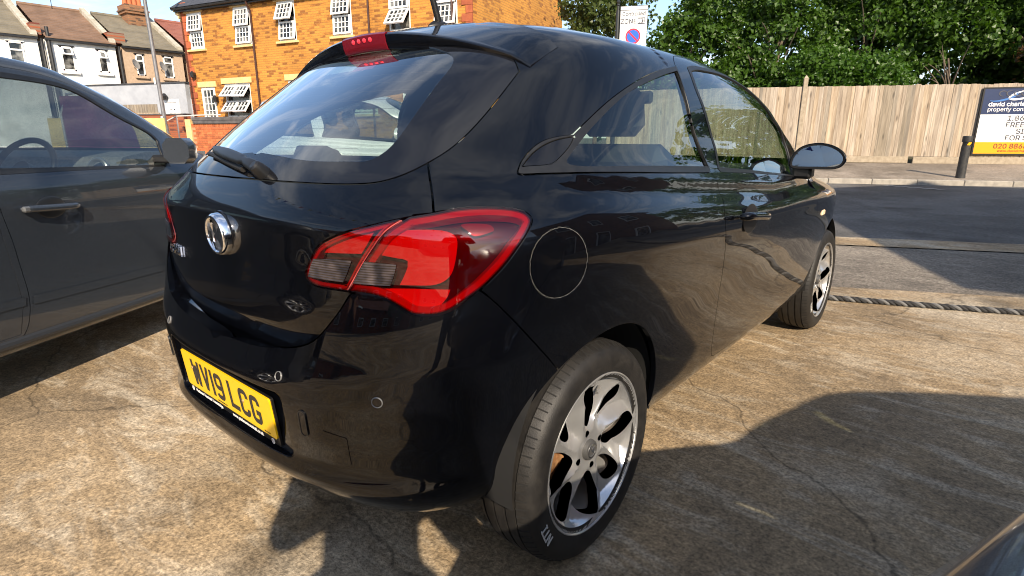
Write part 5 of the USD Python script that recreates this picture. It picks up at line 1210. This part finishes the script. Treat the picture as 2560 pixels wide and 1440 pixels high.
for y in (10.2, 10.42, 10.64, 10.86): put('chimney_pot', at(lathe([(.07, 0), (.115, 0), (.10, .40), (.115, .42), (.115, .47), (.08, .47)], 14), mov(-34.1, y, 7.72)), plain('terracotta', (.46, .13, .05), .8) if y == 10.2 else Lk('terracotta'), ch)
put('tv_aerial', cat([tube([(-34.5, 7.2, 7.1), (-34.5, 7.2, 8.0)], .015, 6), tube([(-34.5, 7.0, 7.9), (-34.5, 7.45, 7.9)], .012, 6)] + [tube([(-34.5, 7.0 + .1 * k, 7.75), (-34.5, 7.0 + .1 * k, 8.05)], .008, 5) for k in range(5)]), gutter_black, h1)
for y in (9.14, 10.30):
    d = lathe([(0, .0), (.12, .012), (.22, .05), (.23, .055), (.12, .02), (0, .01)], 24); d.apply_transform(mov(FX + .34, y, 4.52) @ roty(math.radians(70)) @ rotx(math.radians(-35)))
    put('satellite_dish', cat([d, tube([(FX, y + .05, 4.40), (FX + .2, y + .03, 4.42), (FX + .33, y, 4.5)], .018, 6), tube([(FX + .34, y, 4.40), (FX + .60, y - .16, 4.55)], .012, 6)]), mottled('dish_grey', (.2, .19, .18), (.28, .27, .25), 7, .6) if y < 10 else Lk('dish_grey'), h2)

# a gabled house just outside the frame on the right: its shadow lies across the road and the forecourt
gh = thing('gabled_house', 'tall gabled house beside the forecourt, right of the frame', 'house')
APX = np.array([-1.9, 11.75, .05]); HH = 6.4
ap = APX + np.array([sun_dir[0], sun_dir[1], 0]) / math.hypot(sun_dir[0], sun_dir[1]) * HH / math.tan(SUN_EL); rdir = np.array([.990, .139, 0.]); cdir = np.array([.139, -.990, 0.])
hw = 5.4; slope = .40
def gp(a, b, z): return (ap * [1, 1, 0] + rdir * a + cdir * b) + np.array([0, 0, z])
EVz = HH - hw * slope
put('walls', trimesh.Trimesh(np.array([gp(.15, -hw + .2, 0), gp(.15, hw - .2, 0), gp(.15, hw - .2, EVz), gp(.15, 0, HH - .15), gp(.15, -hw + .2, EVz), gp(11, -hw + .2, 0), gp(11, hw - .2, 0), gp(11, hw - .2, EVz), gp(11, 0, HH - .15), gp(11, -hw + .2, EVz)]),
    np.array([(0, 1, 2), (0, 2, 4), (2, 3, 4), (5, 7, 6), (5, 9, 7), (7, 9, 8), (1, 6, 7), (1, 7, 2), (0, 4, 9), (0, 9, 5)]), process=False), brick_mat('house_brick', (.20, .09, .055), (.16, .07, .045), (.2, .16, .12), (.08, .04, .03), axes='yz'), gh, smooth=False)
put('roof', trimesh.Trimesh(np.array([gp(-.2, -hw, EVz), gp(-.2, 0, HH), gp(-.2, hw, EVz), gp(11.2, hw, EVz), gp(11.2, 0, HH), gp(11.2, -hw, EVz)]), np.array([(0, 1, 4), (0, 4, 5), (1, 2, 3), (1, 3, 4)]), process=False), tile_red, gh, smooth=False)
for b in (-2.6, 0.6, 3.2):
    for z in (1.2, 4.0):
        q = boxm(-.06, .06, -.55, .55, 0, 1.3); q.apply_transform(frame_m(gp(.13, b, z), rdir, cdir)); w_ = put('window', q, pvc, gh); q2 = boxm(-.07, .07, -.47, .47, .09, 1.21); q2.apply_transform(frame_m(gp(.13, b, z), rdir, cdir)); put('pane', q2, pane_m, w_)
# a row of houses behind the camera, met only as reflections
for x0, x1, hh_, lab in ((-22, -9, 6.2, 'red brick house across the yard behind the photographer'), (-7, 7, 5.2, 'low brick workshop across the yard behind the photographer'), (9, 24, 7., 'rendered house across the yard behind the photographer')):
    bh = thing('yard_house', lab, 'house', (0, -24, 0))
    put('wall', boxm(x0, x1, -8, 0, 0, hh_ - 2), [wall_brick, wall_brick, beige_render][0 if x0 < -10 else 1 if x0 < 0 else 2], bh)
    put('roof', trimesh.Trimesh(np.array([(x0 - .3, .4, hh_ - 2), (x1 + .3, .4, hh_ - 2), (x1 + .3, -4, hh_), (x0 - .3, -4, hh_), (x1 + .3, -8.4, hh_ - 2), (x0 - .3, -8.4, hh_ - 2)]), np.array([(0, 1, 2), (0, 2, 3), (3, 2, 4), (3, 4, 5)]), process=False), tile_red, bh, smooth=False)
    for k in range(int((x1 - x0) / 3)):
        w_ = put('window', boxm(x0 + 1 + 3 * k, x0 + 2.2 + 3 * k, -.02, .05, 1.1, 2.5), pvc, bh); put('pane', boxm(x0 + 1.08 + 3 * k, x0 + 2.12 + 3 * k, -.01, .06, 1.18, 2.42), pane_m, w_)
# ---- trees and hedge behind the fence -------------------------------------------------
def leaf_mat(name, a, b, c):
    n = {'g': ('geometry', {}), 'r': ('rgb_ramp', {'ramp': [(0, a), (.55, b), (1, c)]}), 'd': ('principled_bsdf', {'roughness': .42, 'specular_ior_level': .5}), 't': ('translucent_bsdf', {}), 'x': ('mix_closure', {'fac': .32}), 'h': ('hsv', {'value': 1.5, 'saturation': 1.1})}
    return material(stage, LK + name, n, [('g.random_per_island', 'r.fac'), ('r.color', 'd.base_color'), ('r.color', 'h.color'), ('h.color', 't.color'), ('d.BSDF', 'x.closure1'), ('t.BSDF', 'x.closure2')], surface='x.closure')
leaf_a = leaf_mat('leaf_mid', (.050, .105, .012), (.150, .245, .026), (.30, .40, .055))
leaf_b = leaf_mat('leaf_bright', (.05, .11, .012), (.12, .21, .024), (.22, .30, .045))
leaf_c = leaf_mat('leaf_autumn', (.07, .035, .012), (.15, .075, .022), (.20, .13, .04))
leaf_d = leaf_mat('leaf_olive', (.06, .085, .02), (.14, .175, .045), (.26, .29, .09))
bark_m = mottled('bark', (.075, .055, .04), (.16, .125, .09), 10, .9, bump=.01)

def foliage(rng, blobs, n, size, up=.35):
    """Leaf-sized folded faces in clumps: blobs are (centre, radii, share)."""
    P, share = [], np.array([b[2] for b in blobs], float); share /= share.sum()
    for (c, r, _), f in zip(blobs, share):
        m = int(n * f); nc = max(6, m // 34)
        d = rng.normal(size=(nc, 3)); d /= np.linalg.norm(d, axis=1, keepdims=True)
        rad = rng.uniform(.25, 1., (nc, 1)) ** .45 * (1 + .28 * (meshkit.noise(d * 2.3 + np.array(c) * .7, 5)[:, None] - .5) * 2)
        cc = np.array(c) + d * rad * np.array(r)
        k = rng.integers(0, nc, m); P.append(cc[k] + rng.normal(size=(m, 3)) * np.array([.15, .15, .12]))
    P = np.vstack(P); m = len(P)
    a = rng.normal(size=(m, 3)); a[:, 2] -= .25; a /= np.linalg.norm(a, axis=1, keepdims=True)
    nrm = rng.normal(size=(m, 3)) + [0, -.25, up]; b = np.cross(nrm, a); b /= np.linalg.norm(b, axis=1, keepdims=True); nn = np.cross(a, b)
    L = size * rng.uniform(.5, 1.5, (m, 1)); w = L * rng.uniform(.34, .50, (m, 1))
    v = np.stack([P, P + a * L * .45 + b * w + nn * w * .25, P + a * L, P + a * L * .45 - b * w + nn * w * .25], 1).reshape(-1, 3)
    i = np.arange(m)[:, None] * 4; f = np.vstack([i + [0, 1, 2], i + [0, 2, 3]])
    return v, f

def tree(name, label, s, t, blobs, n, size, mat, trunk, cat_='tree', seed=0, group=None):
    """blobs in (s, t, z) offsets from the foot; trunk: list of limbs, each a list of (ds, dt, z) with radii."""
    rng = np.random.default_rng(100 + seed); o = W(s, t, gz(t)); tr = thing(name, label, cat_, o, STREET, group)
    lim = [tube(spline(np.array(l, float), closed=False, n=4), np.linspace(r0, r1, (len(l) - 1) * 4 + 1), 8) for l, r0, r1 in trunk]
    put('trunk', cat(lim), bark_m, tr)
    v, f = foliage(rng, blobs, n, size); put('crown', (v, f), mat, tr, smooth=False)
    return tr
def limbs(rng, h, k, spread, r=.09):
    out = [([(0, 0, 0), (.05, .03, h * .4), (rng.normal(0, .15), 0, h * .8)], r, r * .4)]
    for _ in range(k):
        a = rng.uniform(0, 2 * np.pi); z0 = rng.uniform(.15, .6) * h; e = spread * rng.uniform(.5, 1)
        out.append(([(0, 0, z0), (e * .5 * math.cos(a), e * .5 * math.sin(a) - .1, z0 + h * .2), (e * math.cos(a), e * math.sin(a) - .15, z0 + h * rng.uniform(.2, .45))], r * .45, r * .12))
    return out
rt = np.random.default_rng(5)
tree('tree', 'bushy green tree left of the parking zone sign, sky showing on its left', -2.15, 20.2, [((0, 0, 3.6), (1.35, 1.2, 1.7), 1), ((-.5, 0, 5.2), (.9, .9, 1.0), .5), ((.9, -.1, 4.6), (.9, .9, 1.2), .6), ((-.3, 0, 2.4), (1.2, 1.0, 1.2), .5)], 9000, .13, leaf_d, limbs(rt, 4.5, 7, 1.2), seed=1)
tree('tree', 'loose green tree right of the parking zone sign', 1.1, 19.4, [((0, 0, 3.3), (1.5, 1.2, 1.8), 1), ((.6, 0, 4.9), (1.3, 1.1, 1.4), .8), ((-.7, -.2, 2.6), (.9, .9, 1.3), .4)], 11000, .125, leaf_a, limbs(rt, 4.5, 7, 1.3), seed=2)
tree('tree', 'dense dark green tree rising behind the fence post', 3.6, 19.2, [((0, 0, 3.2), (1.6, 1.2, 1.9), 1), ((.2, 0, 5.6), (1.9, 1.4, 1.9), 1), ((-.6, -.6, 2.4), (1.1, .8, 1.1), .5)], 15000, .12, leaf_a, limbs(rt, 5.5, 8, 1.6), seed=3)
tree('bush', 'bright green bush hanging over the top of the fence', 5.55, 17.5, [((0, 0, 2.35), (1.0, .55, .62), 1), ((.75, 0, 2.2), (.62, .45, .50), .6), ((-.9, 0, 2.5), (.8, .5, .7), .6)], 9500, .105, leaf_b, limbs(rt, 2.4, 5, .7, .05), 'bush', seed=4)
tree('tree', 'tall green tree above the middle of the fence', 6.3, 19.6, [((0, 0, 3.6), (1.6, 1.3, 1.7), 1), ((0, 0, 6.0), (2.0, 1.5, 2.0), 1), ((1.0, -.5, 4.3), (1.0, .8, 1.2), .5)], 15000, .12, leaf_a, limbs(rt, 5.5, 8, 1.6), seed=5)
tree('tree', 'green tree with bare brown stems left of the sale board', 8.6, 19.0, [((.1, .4, 4.1), (1.5, 1.0, 1.2), 1), ((0, 0, 6.0), (1.9, 1.5, 1.9), 1), ((-.8, .6, 3.0), (.7, .5, .8), .3)], 12000, .12, leaf_a, limbs(rt, 3.6, 9, 1.0, .06), seed=6)
tree('tree', 'dark tree with rusty brown leaves above the sale board', 11.2, 19.0, [((0, 0, 3.8), (1.5, 1.2, 1.5), 1), ((0, 0, 5.6), (1.8, 1.4, 1.9), 1)], 11000, .12, leaf_a, limbs(rt, 4.8, 12, 1.5), seed=7)
tree('shrub', 'patch of rusty brown leaves at the right edge of the photo', 10.35, 17.9, [((0, 0, 2.75), (.55, .35, .55), 1)], 1500, .10, leaf_c, limbs(rt, 2.6, 4, .5, .03), 'shrub', seed=8)
tree('tree', 'row of dark greenery closing the view behind the trees', 5.5, 21.6, [((-5.3, 0, 2.0), (2.4, .9, 2.0), .7), ((-1.2, 0, 3.6), (2.9, 1.0, 3.8), 1.2), ((3, 0, 3.8), (3.2, 1.0, 4.2), 1.4), ((7.5, 0, 3.8), (3.5, 1.0, 4.2), 1.5)], 44000, .19, leaf_a, limbs(rt, 5, 8, 3, .12), 'hedge', seed=9)
# trees across the yard (reflections) and far right of the road
tree('yard_tree', 'round tree across the yard behind the photographer', -6, -22, [((0, 0, 5), (3, 3, 3), 1)], 7000, .3, leaf_a, limbs(rt, 5, 6, 2.5, .15), seed=12)
tree('yard_tree', 'wide tree by the road far right of the frame', 17.5, 18.5, [((0, 0, 4), (3.2, 2.2, 3.2), 1), ((-3, 0, 3.4), (2.4, 1.6, 2.8), .7), ((4, 0, 4), (3, 2, 3), .8)], 15000, .2, leaf_a, limbs(rt, 5, 6, 2.5, .15), seed=13)
# ---- other cars --------------------------------------------------------------------
white_car = build_hatchback('white_car', 'white car parked beyond the black car, seen through its rear window', paint_white, (-5.3, 2.5, 0), -math.radians(49.5), tall=1.12)
taupe_car = build_hatchback('taupe_car', 'dark grey-brown car whose front wing juts into the bottom right corner', paint_taupe, (4.385, 0.384, 0), math.radians(121.5), tall=1.08)
yard_car = build_hatchback('yard_car', 'dark grey hatchback behind the photographer, seen mirrored in the black tailgate', paint_grey, (-2.4, -4.0, 0), math.radians(78))
# ---- the grey family car on the left ------------------------------------------------
SM2 = Shell(F_mpv, (0, 1.35, .75)); SM2F = Shell(lambda p: F_mpv(p * np.array([1, -1, 1])), (0, -1.35, .75))
def uvm(p): return SM2.uv(np.asarray(p, float))
def yzm(pts, sgn=1): return uvm(SM2.side(pts, sgn))
M_glass = poly(UV('m_glass', n=5)); M_frame = M_glass.buffer(.030, join_style='mitre', mitre_limit=2.)
mdr, msl, mrg = UV('m_doorrear', closed=False), UV('m_sill', closed=False), None
rg_ = yzm(spline([(1.31, 1.418), (1.56, 1.420), (1.75, 1.402), (1.92, 1.352), (2.10, 1.28), (2.30, 1.175), (2.46, 1.06)], closed=False))
M_door = poly(mdr, msl, yzm(spline([(2.47, .27), (2.53, .5), (2.52, .8), (2.48, .96), (2.48, 1.04)], closed=False)), rg_[::-1])
M_door = max(getattr(M_door, 'geoms', [M_door]), key=lambda g: g.area)
M_rglass = poly(yzm(spline([(.30, 1.00), (.22, 1.10), (.34, 1.32), (.55, 1.372), (.9, 1.382), (1.20, 1.372), (1.05, 1.003)], [0, 1, 2, 5, 6], closed=True, n=5)))
M_rdoor = poly(yzm([(1.255, .985), (1.235, .84), (1.25, .70), (1.27, .55), (1.28, .43), (1.255, .30), (.62, .30), (.45, .55), (.22, .80), (.14, .98), (.16, 1.10), (.30, 1.37), (.55, 1.41), (1.28, 1.415)]))
M_rframe = M_rglass.buffer(.018)
m_arch = lambda y0: poly(yz_m_arch(y0), uvm([(.60, y0 - .30, .15), (.45, y0 - .26, .15), (.45, y0 + .26, .15), (.60, y0 + .30, .15)]))
def yz_m_arch(y0):
    t = np.linspace(math.radians(-20), math.radians(200), 40); return yzm(np.stack([y0 + .335 * np.cos(t), np.maximum(.345 + .335 * np.sin(t), .225)], 1))
R2 = 2.2
mw = np.array([(0, 2.78, 1.06), (.4, 2.70, 1.06), (.70, 2.50, 1.06), (.72, 2.38, 1.12), (.66, 2.05, 1.30), (.60, 1.85, 1.41), (.3, 1.80, 1.47), (0, 1.79, 1.48)], float)
mwf = SM2F.uv(spline(mw, closed=False, n=5) * [1, -1, 1]); M_wsf = poly(mwf, (mwf * [-1, 1])[::-1])
mb_rear = symm(uvm(spline([(0, -.68, 1.03), (.45, -.66, 1.03), (.66, -.60, 1.05), (.64, -.48, 1.25), (.58, -.36, 1.38), (.3, -.30, 1.42), (0, -.29, 1.43)], closed=False)))
inv2 = lambda p: shapely.Polygon([(x / (x * x + y * y), y / (x * x + y * y)) for x, y in np.array(p.exterior.coords)]).buffer(0)
mh = [M_door.buffer(.0028), M_rdoor.buffer(.0028).difference(M_door.buffer(.0028)), m_arch(0.), m_arch(2.65)]
mh = shapely.union_all([shapely.union(h, flip(h)) for h in mh] + [mb_rear.buffer(.002)]).buffer(1e-5)
M_body = shapely.Point(0, 0).buffer(R2, 64).difference(mh).difference(inv2(M_wsf.buffer(.002)))
M_body = shapely.MultiPolygon([g for g in getattr(M_body, 'geoms', [M_body]) if g.area > .003])
M_nose = shapely.Point(0, 0).buffer(1 / R2, 48).difference(M_wsf.buffer(.003))
for h in (M_door.buffer(.0028), m_arch(2.65)): M_nose = M_nose.difference(inv2(h)).difference(inv2(flip(h)))
M_nose = max(getattr(M_nose, 'geoms', [M_nose]), key=lambda g: g.area)
mpv = thing('grey_car', 'dark grey family car at the left edge with its driver door and window facing us', 'car', (-1.718, -2.289, 0), math.radians(30))
put('body_shell', panel(SM2, M_body, .016, rad=.0015), paint_grey, mpv); put('front_body', yflip(panel(SM2F, M_nose, .016, edge=False)), paint_grey, mpv)
put('windscreen', yflip(panel(SM2F, M_wsf, .02, edge=False, lift=-.003)), glass_mpv, mpv); put('rear_window', panel(SM2, mb_rear, .015, edge=False, lift=-.002), glass_rear, mpv)
for s in (1, -1):
    m = (lambda b: b) if s > 0 else (lambda b: b.mirror())
    d = put('door', m(panel(SM2, M_door.difference(M_frame.buffer(.001)), .013, rad=.0015, flange=.02)), paint_grey, mpv)
    put('window_trim', m(panel(SM2, M_frame.difference(M_glass), .011, lift=.001, rad=.002, flange=.006)), black_trim, d); put('window_glass', m(panel(SM2, M_glass.buffer(.003), .016, lift=-.004, edge=False)), glass_mpv, d)
    put('rub_strip', m(panel(SM2, poly(UV('m_strip', n=6)), .013, lift=.004, rad=.004, flange=.006)), paint_grey, d)
    r = put('rear_door', m(panel(SM2, M_rdoor.difference(M_rframe.buffer(.001)).difference(M_door.buffer(.003)), .014, rad=.0015)), paint_grey, mpv)
    put('window_trim', m(panel(SM2, M_rframe.difference(M_rglass), .012, lift=.001, rad=.002, flange=.006)), black_trim, r); put('window_glass', m(panel(SM2, M_rglass.buffer(.003), .016, lift=-.004, edge=False)), glass_mpv, r)
    put('rub_strip', m(panel(SM2, poly(UV('m_strip_r', n=6)), .013, lift=.004, rad=.004, flange=.006)), paint_grey, r)
    # handle with its bowl
    h = SM2.side([(1.335, .828), (1.36, .829), (1.46, .825), (1.56, .821), (1.592, .820)], s) + np.array([.010, .030, .036, .032, .010])[:, None] * [s, 0, 0]
    hd = put('door_handle', tube(spline(h, closed=False, n=6), np.interp(np.linspace(0, 1, 25), [0, .08, .92, 1], [.010, .0145, .0145, .010]), 14), paint_grey, d)
    c = SM2.side([(1.475, .824)], s)[0]; nn = SM2.normal(c[None])[0]; t = np.cross([0, 0, 1.], nn); t /= np.linalg.norm(t)
    bowl = trimesh.creation.icosphere(3, 1.0); bowl.apply_scale([.068, .048, .006]); put('handle_bowl', at(bowl, frame_m(c + nn * .0005, t, np.cross(nn, t))), plain('bowl_dark', (.012, .013, .015), .35) if s > 0 else Lk('bowl_dark'), hd)
    lk = SM2.side([(1.35, .829)], s)[0] + nn * .028; put('lock_cover', at(boxm(-.026, .026, -.012, .012, -.008, .012, .006), frame_m(lk, t, np.cross(nn, t))), plain('lock_silver', (.12, .125, .13), .3, metallic=.3) if s > 0 else Lk('lock_silver'), hd)
    # mirror
    mm = trimesh.convex.convex_hull(np.vstack([boxm(.885, 1.045, 2.15, 2.18, .985, 1.12, .035).vertices, boxm(.90, 1.02, 2.22, 2.255, 1.005, 1.10, .02).vertices, boxm(.89, 1.04, 2.18, 2.21, .985, 1.12, .03).vertices]))
    g = boxm(.907, 1.022, 2.146, 2.1485, 1.005, 1.10, .001)
    for q_ in (mm, g): q_.apply_transform(np.diag([float(s), 1, 1, 1]))
    mp = put('door_mirror', mm, paint_grey, mpv, smooth=50); put('mirror_glass', g, gloss_black, mp)
    st_ = boxm(.79, .95, 2.16, 2.25, .985, 1.03, .01); st_.apply_transform(np.diag([float(s), 1, 1, 1])); put('mirror_stalk', st_, plastic_black, mp)
    for y0 in (0., 2.65): add_wheel(mpv, .80, y0, s < 0, detail=False)
    sl = SM2.side([(.40, .275), (2.30, .262)], s); put('sill_strip', tube(np.array([sl[0] + [0, 0, 0], sl[1]]), .022, 10), plain('sill_black', (.02, .021, .023), .4) if s > 0 else Lk('sill_black'), mpv)
put('floor', boxm(-.68, .68, -.3, 2.5, .24, .30), cabin_dark, mpv)
def mseat(x, y, w=.24):
    a = cat([at(boxm(-w, w, -.06, .06, 0, .64, .05), mov(x, y, .56) @ rotx(.28)), at(boxm(-w, w, -.26, .22, -.07, .07, .05), mov(x, y + .26, .56))]); q = put('front_seat', a, cabin_grey, mpv)
    put('headrest', at(boxm(-.13, .13, -.045, .045, .67, .86, .04), mov(x, y, .56) @ rotx(.20)), cabin_grey, q)
for x in (-.36, .36): mseat(x, 1.18)
rs = put('rear_seat', cat([at(boxm(-.60, .60, -.06, .06, 0, .60, .05), mov(0, .22, .56) @ rotx(.3)), boxm(-.6, .6, .1, .7, .45, .60, .05)]), cabin_grey, mpv)
for x in (-.38, .38): put('headrest', at(boxm(-.13, .13, -.04, .04, .62, .78, .035), mov(x, .22, .56) @ rotx(.22)), cabin_grey, rs)
prof = shapely.Polygon([(1.98, .70), (1.96, .90), (2.06, 1.02), (2.22, 1.045), (2.70, 1.04), (2.72, .6)]); q = ext(prof, 1.42); q.apply_transform(frame_m((-.71, 0, 0), (0, 1, 0), (0, 0, 1))); db = put('dashboard', q, cabin_grey, mpv)
vt = trimesh.creation.torus(.055, .012, 30, 10); put('air_vent', at(vt, mov(.62, 1.985, .955) @ rotx(math.radians(80))), steel, db)
sw = cat([trimesh.creation.torus(.18, .015, 36, 10), trimesh.creation.cylinder(.055, .035), boxm(-.17, .17, -.02, .02, -.012, .012)]); put('steering_wheel', at(sw, mov(.36, 1.80, .95) @ rotx(math.radians(62))), plastic_black, mpv)

# things seen through the grey car's windows
fl = thing('feather_flag', 'purple banner flag beyond the grey car, seen through its window', 'flag', (-7.05, .75, 0), math.radians(40))
put('flag_cloth', loft([[(-.05, 0, z), (.0, .02 * math.sin(z * 3), z), (w, .05 * math.sin(z * 2), z), (w * .5, .03, z)] for z, w in ((.25, .75), (.6, .78), (.9, .8), (1.2, .76), (1.45, .66), (1.6, .35))]), mottled('flag_purple', (.085, .008, .04), (.13, .014, .065), 3, .8), fl)
put('flag_pole', tube([(-.06, 0, 0), (-.06, 0, 1.4), (.05, 0, 1.62), (.3, 0, 1.66)], .016, 8), steel, fl)
yb = thing('yellow_banner', 'faded yellow banner stretched low on posts beyond the grey car', 'banner', (-9.1, 1.7, 0), math.radians(40))
put('banner_cloth', boxm(-.9, .9, -.01, .01, .95, 1.42), mottled('banner_yellow', (.46, .35, .11), (.56, .45, .2), 3, .8), yb)
for x in (-.85, .85): put('banner_post', tube([(x, .03, 0), (x, .03, 1.45)], .03, 8), steel, yb)
# ---- the photographer: out of the frame, but the shadow on the concrete and the dark reflection are theirs
def hull_body(bones, edge=.03, it=12):
    import manifold3d as m3
    tot = m3.Manifold()
    for (a, ra), (b, rb) in bones:
        tot = tot + m3.Manifold.batch_hull([m3.Manifold.sphere(ra, 16).translate(list(map(float, a))), m3.Manifold.sphere(rb, 16).translate(list(map(float, b)))])
    k = tot.refine_to_length(edge).to_mesh(); t = trimesh.Trimesh(k.vert_properties[:, :3], k.tri_verts, process=True)
    trimesh.smoothing.filter_taubin(t, iterations=it); return t
pe = thing('person', 'person in dark jacket and jeans whose shadow falls below the rear bumper', 'person', (1.726, -1.47, 0), CAM['yaw'])
J = lambda x, y, z: np.array([x, y, z])
legs = []
for s in (-1, 1):
    hip, kn, an, toe = J(.10 * s, 0, .93), J(.13 * s, .03, .50), J(.15 * s, -.02, .09), J(.18 * s, .17, .045)
    legs += [((hip, .092), (kn, .062)), ((kn, .060), (an, .042)), ((an, .045), (toe, .036)), ((an + J(0, -.03, -.045), .038), (toe, .034))]
tors = [((J(-.09, 0, .95), .105), (J(.09, 0, .95), .105)), ((J(0, 0, .95), .125), (J(0, .01, 1.15), .12)), ((J(-.10, .01, 1.30), .115), (J(.10, .01, 1.30), .115)), ((J(0, .01, 1.12), .125), (J(0, .01, 1.32), .14)), ((J(-.17, 0, 1.40), .07), (J(.17, 0, 1.40), .07))]
arms, hands = [], []
for s in (-1, 1):
    sh_, el, wr = J(.19 * s, 0, 1.40), J(.255 * s, .06, 1.13), J(.115 * s, .285, 1.085)
    arms += [((sh_, .066), (el, .048)), ((el, .047), (wr, .031))]
    palm = J(.098 * s, .335, 1.10)
    hands += [((wr, .028), (palm, .026)), ((palm + J(0, 0, .022), .020), (palm + J(0, 0, -.022), .020))]
    for k, (dz, L) in enumerate(((.030, .045), (.010, .050), (-.010, .047), (-.028, .038))):
        a = palm + J(0, .02, dz); b = a + J(-.004 * s, .018, .003); c = b + J(-.030 * s * L / .05, .006, 0); hands += [((a, .0095), (b, .0088)), ((b, .0088), (c, .0078))]
    a = palm + J(-.012 * s, -.005, .018); b = a + J(-.020 * s, .006, .012); hands += [((a, .0105), (b, .0092)), ((b, .0092), (b + J(-.018 * s, .008, .002), .0082))]
head = [((J(0, .01, 1.46), .055), (J(0, .02, 1.55), .052)), ((J(0, .015, 1.66), .092), (J(0, .035, 1.60), .078)), ((J(0, .075, 1.565), .040), (J(0, .03, 1.60), .075)), ((J(0, .112, 1.62), .016), (J(0, .098, 1.65), .012)), ((J(-.088, .01, 1.63), .020), (J(-.092, .005, 1.615), .016)), ((J(.088, .01, 1.63), .020), (J(.092, .005, 1.615), .016))]
skin = plain('skin', (.42, .26, .19), .55)
put('body', hull_body(legs + tors + arms + hands + head, .02, 8), skin, pe, smooth=True)
put('jacket', hull_body([((a, ra + .012), (b, rb + .012)) for (a, ra), (b, rb) in tors + arms[:1] + arms[2:3] + [(arms[1][0], (arms[1][1][0] * .9 + arms[1][0][0] * .1, .034)), (arms[3][0], (arms[3][1][0] * .9 + arms[3][0][0] * .1, .034))]], .03, 8), mottled('jacket_dark', (.012, .014, .02), (.022, .025, .032), 20, .85), pe, smooth=True)
put('jeans', hull_body([((a, ra + .010), (b, rb + .010)) for k, ((a, ra), (b, rb)) in enumerate(legs) if k % 4 < 2], .03, 8), mottled('denim', (.025, .035, .06), (.04, .055, .09), 40, .9), pe, smooth=True)
put('shoe', hull_body([((a, ra + .008), (b, rb + .008)) for k, ((a, ra), (b, rb)) in enumerate(legs) if k in (2, 3)], .02, 6), plastic_black, pe, smooth=True); put('shoe', hull_body([((a, ra + .008), (b, rb + .008)) for k, ((a, ra), (b, rb)) in enumerate(legs) if k in (6, 7)], .02, 6), plastic_black, pe, smooth=True)
put('hair', hull_body([((J(0, 0, 1.685), .092), (J(0, -.02, 1.64), .094))], .02, 4), plain('hair_dark', (.02, .014, .01), .6), pe, smooth=True)
put('eye', cat([at(trimesh.creation.icosphere(2, .011), mov(x, .098, 1.645)) for x in (-.032, .032)]), ink_white, pe)
ph = thing('phone', 'dark phone held up in the photographer\'s two hands', 'phone', (1.726, -1.47, 0), CAM['yaw'])
put('phone_body', boxm(-.076, .076, .350, .358, 1.078, 1.155, .0035), plastic_black, ph)

# bunting over the yard, met as small coloured flecks in the windows
bt_ = thing('bunting', 'string of small coloured flags over the yard, mirrored in the car windows', 'bunting')
for k, (a, b) in enumerate((((-9, -7.5, 4.2), (8, -6.0, 4.4)), ((-6, -2.6, 4.6), (9, -4.2, 4.4)))):
    a, b = np.array(a, float), np.array(b, float); t = np.linspace(0, 1, 60); P = a + (b - a) * t[:, None]; P[:, 2] -= 1.6 * t * (1 - t); put('string', tube(P, .006, 5), ink_white, bt_)
    for i in range(2, 58, 2):
        d = (P[i + 1] - P[i - 1]); d /= np.linalg.norm(d); q = np.array([P[i] - d * .10, P[i] + d * .10, P[i] - [0, .02 * math.sin(i), .26]])
        put('pennant', (np.vstack([q, q + [0, .001, 0]]), np.array([(0, 1, 2), (3, 5, 4)])), [plain(f'pennant_{n}', c, .7) if k == 0 and i < 9 else Lk(f'pennant_{n}') for n, c in (('red', (.5, .02, .03)), ('yellow', (.6, .45, .02)), ('blue', (.02, .06, .35)), ('white', (.7, .7, .7)))][(i // 2) % 4], bt_, smooth=False)
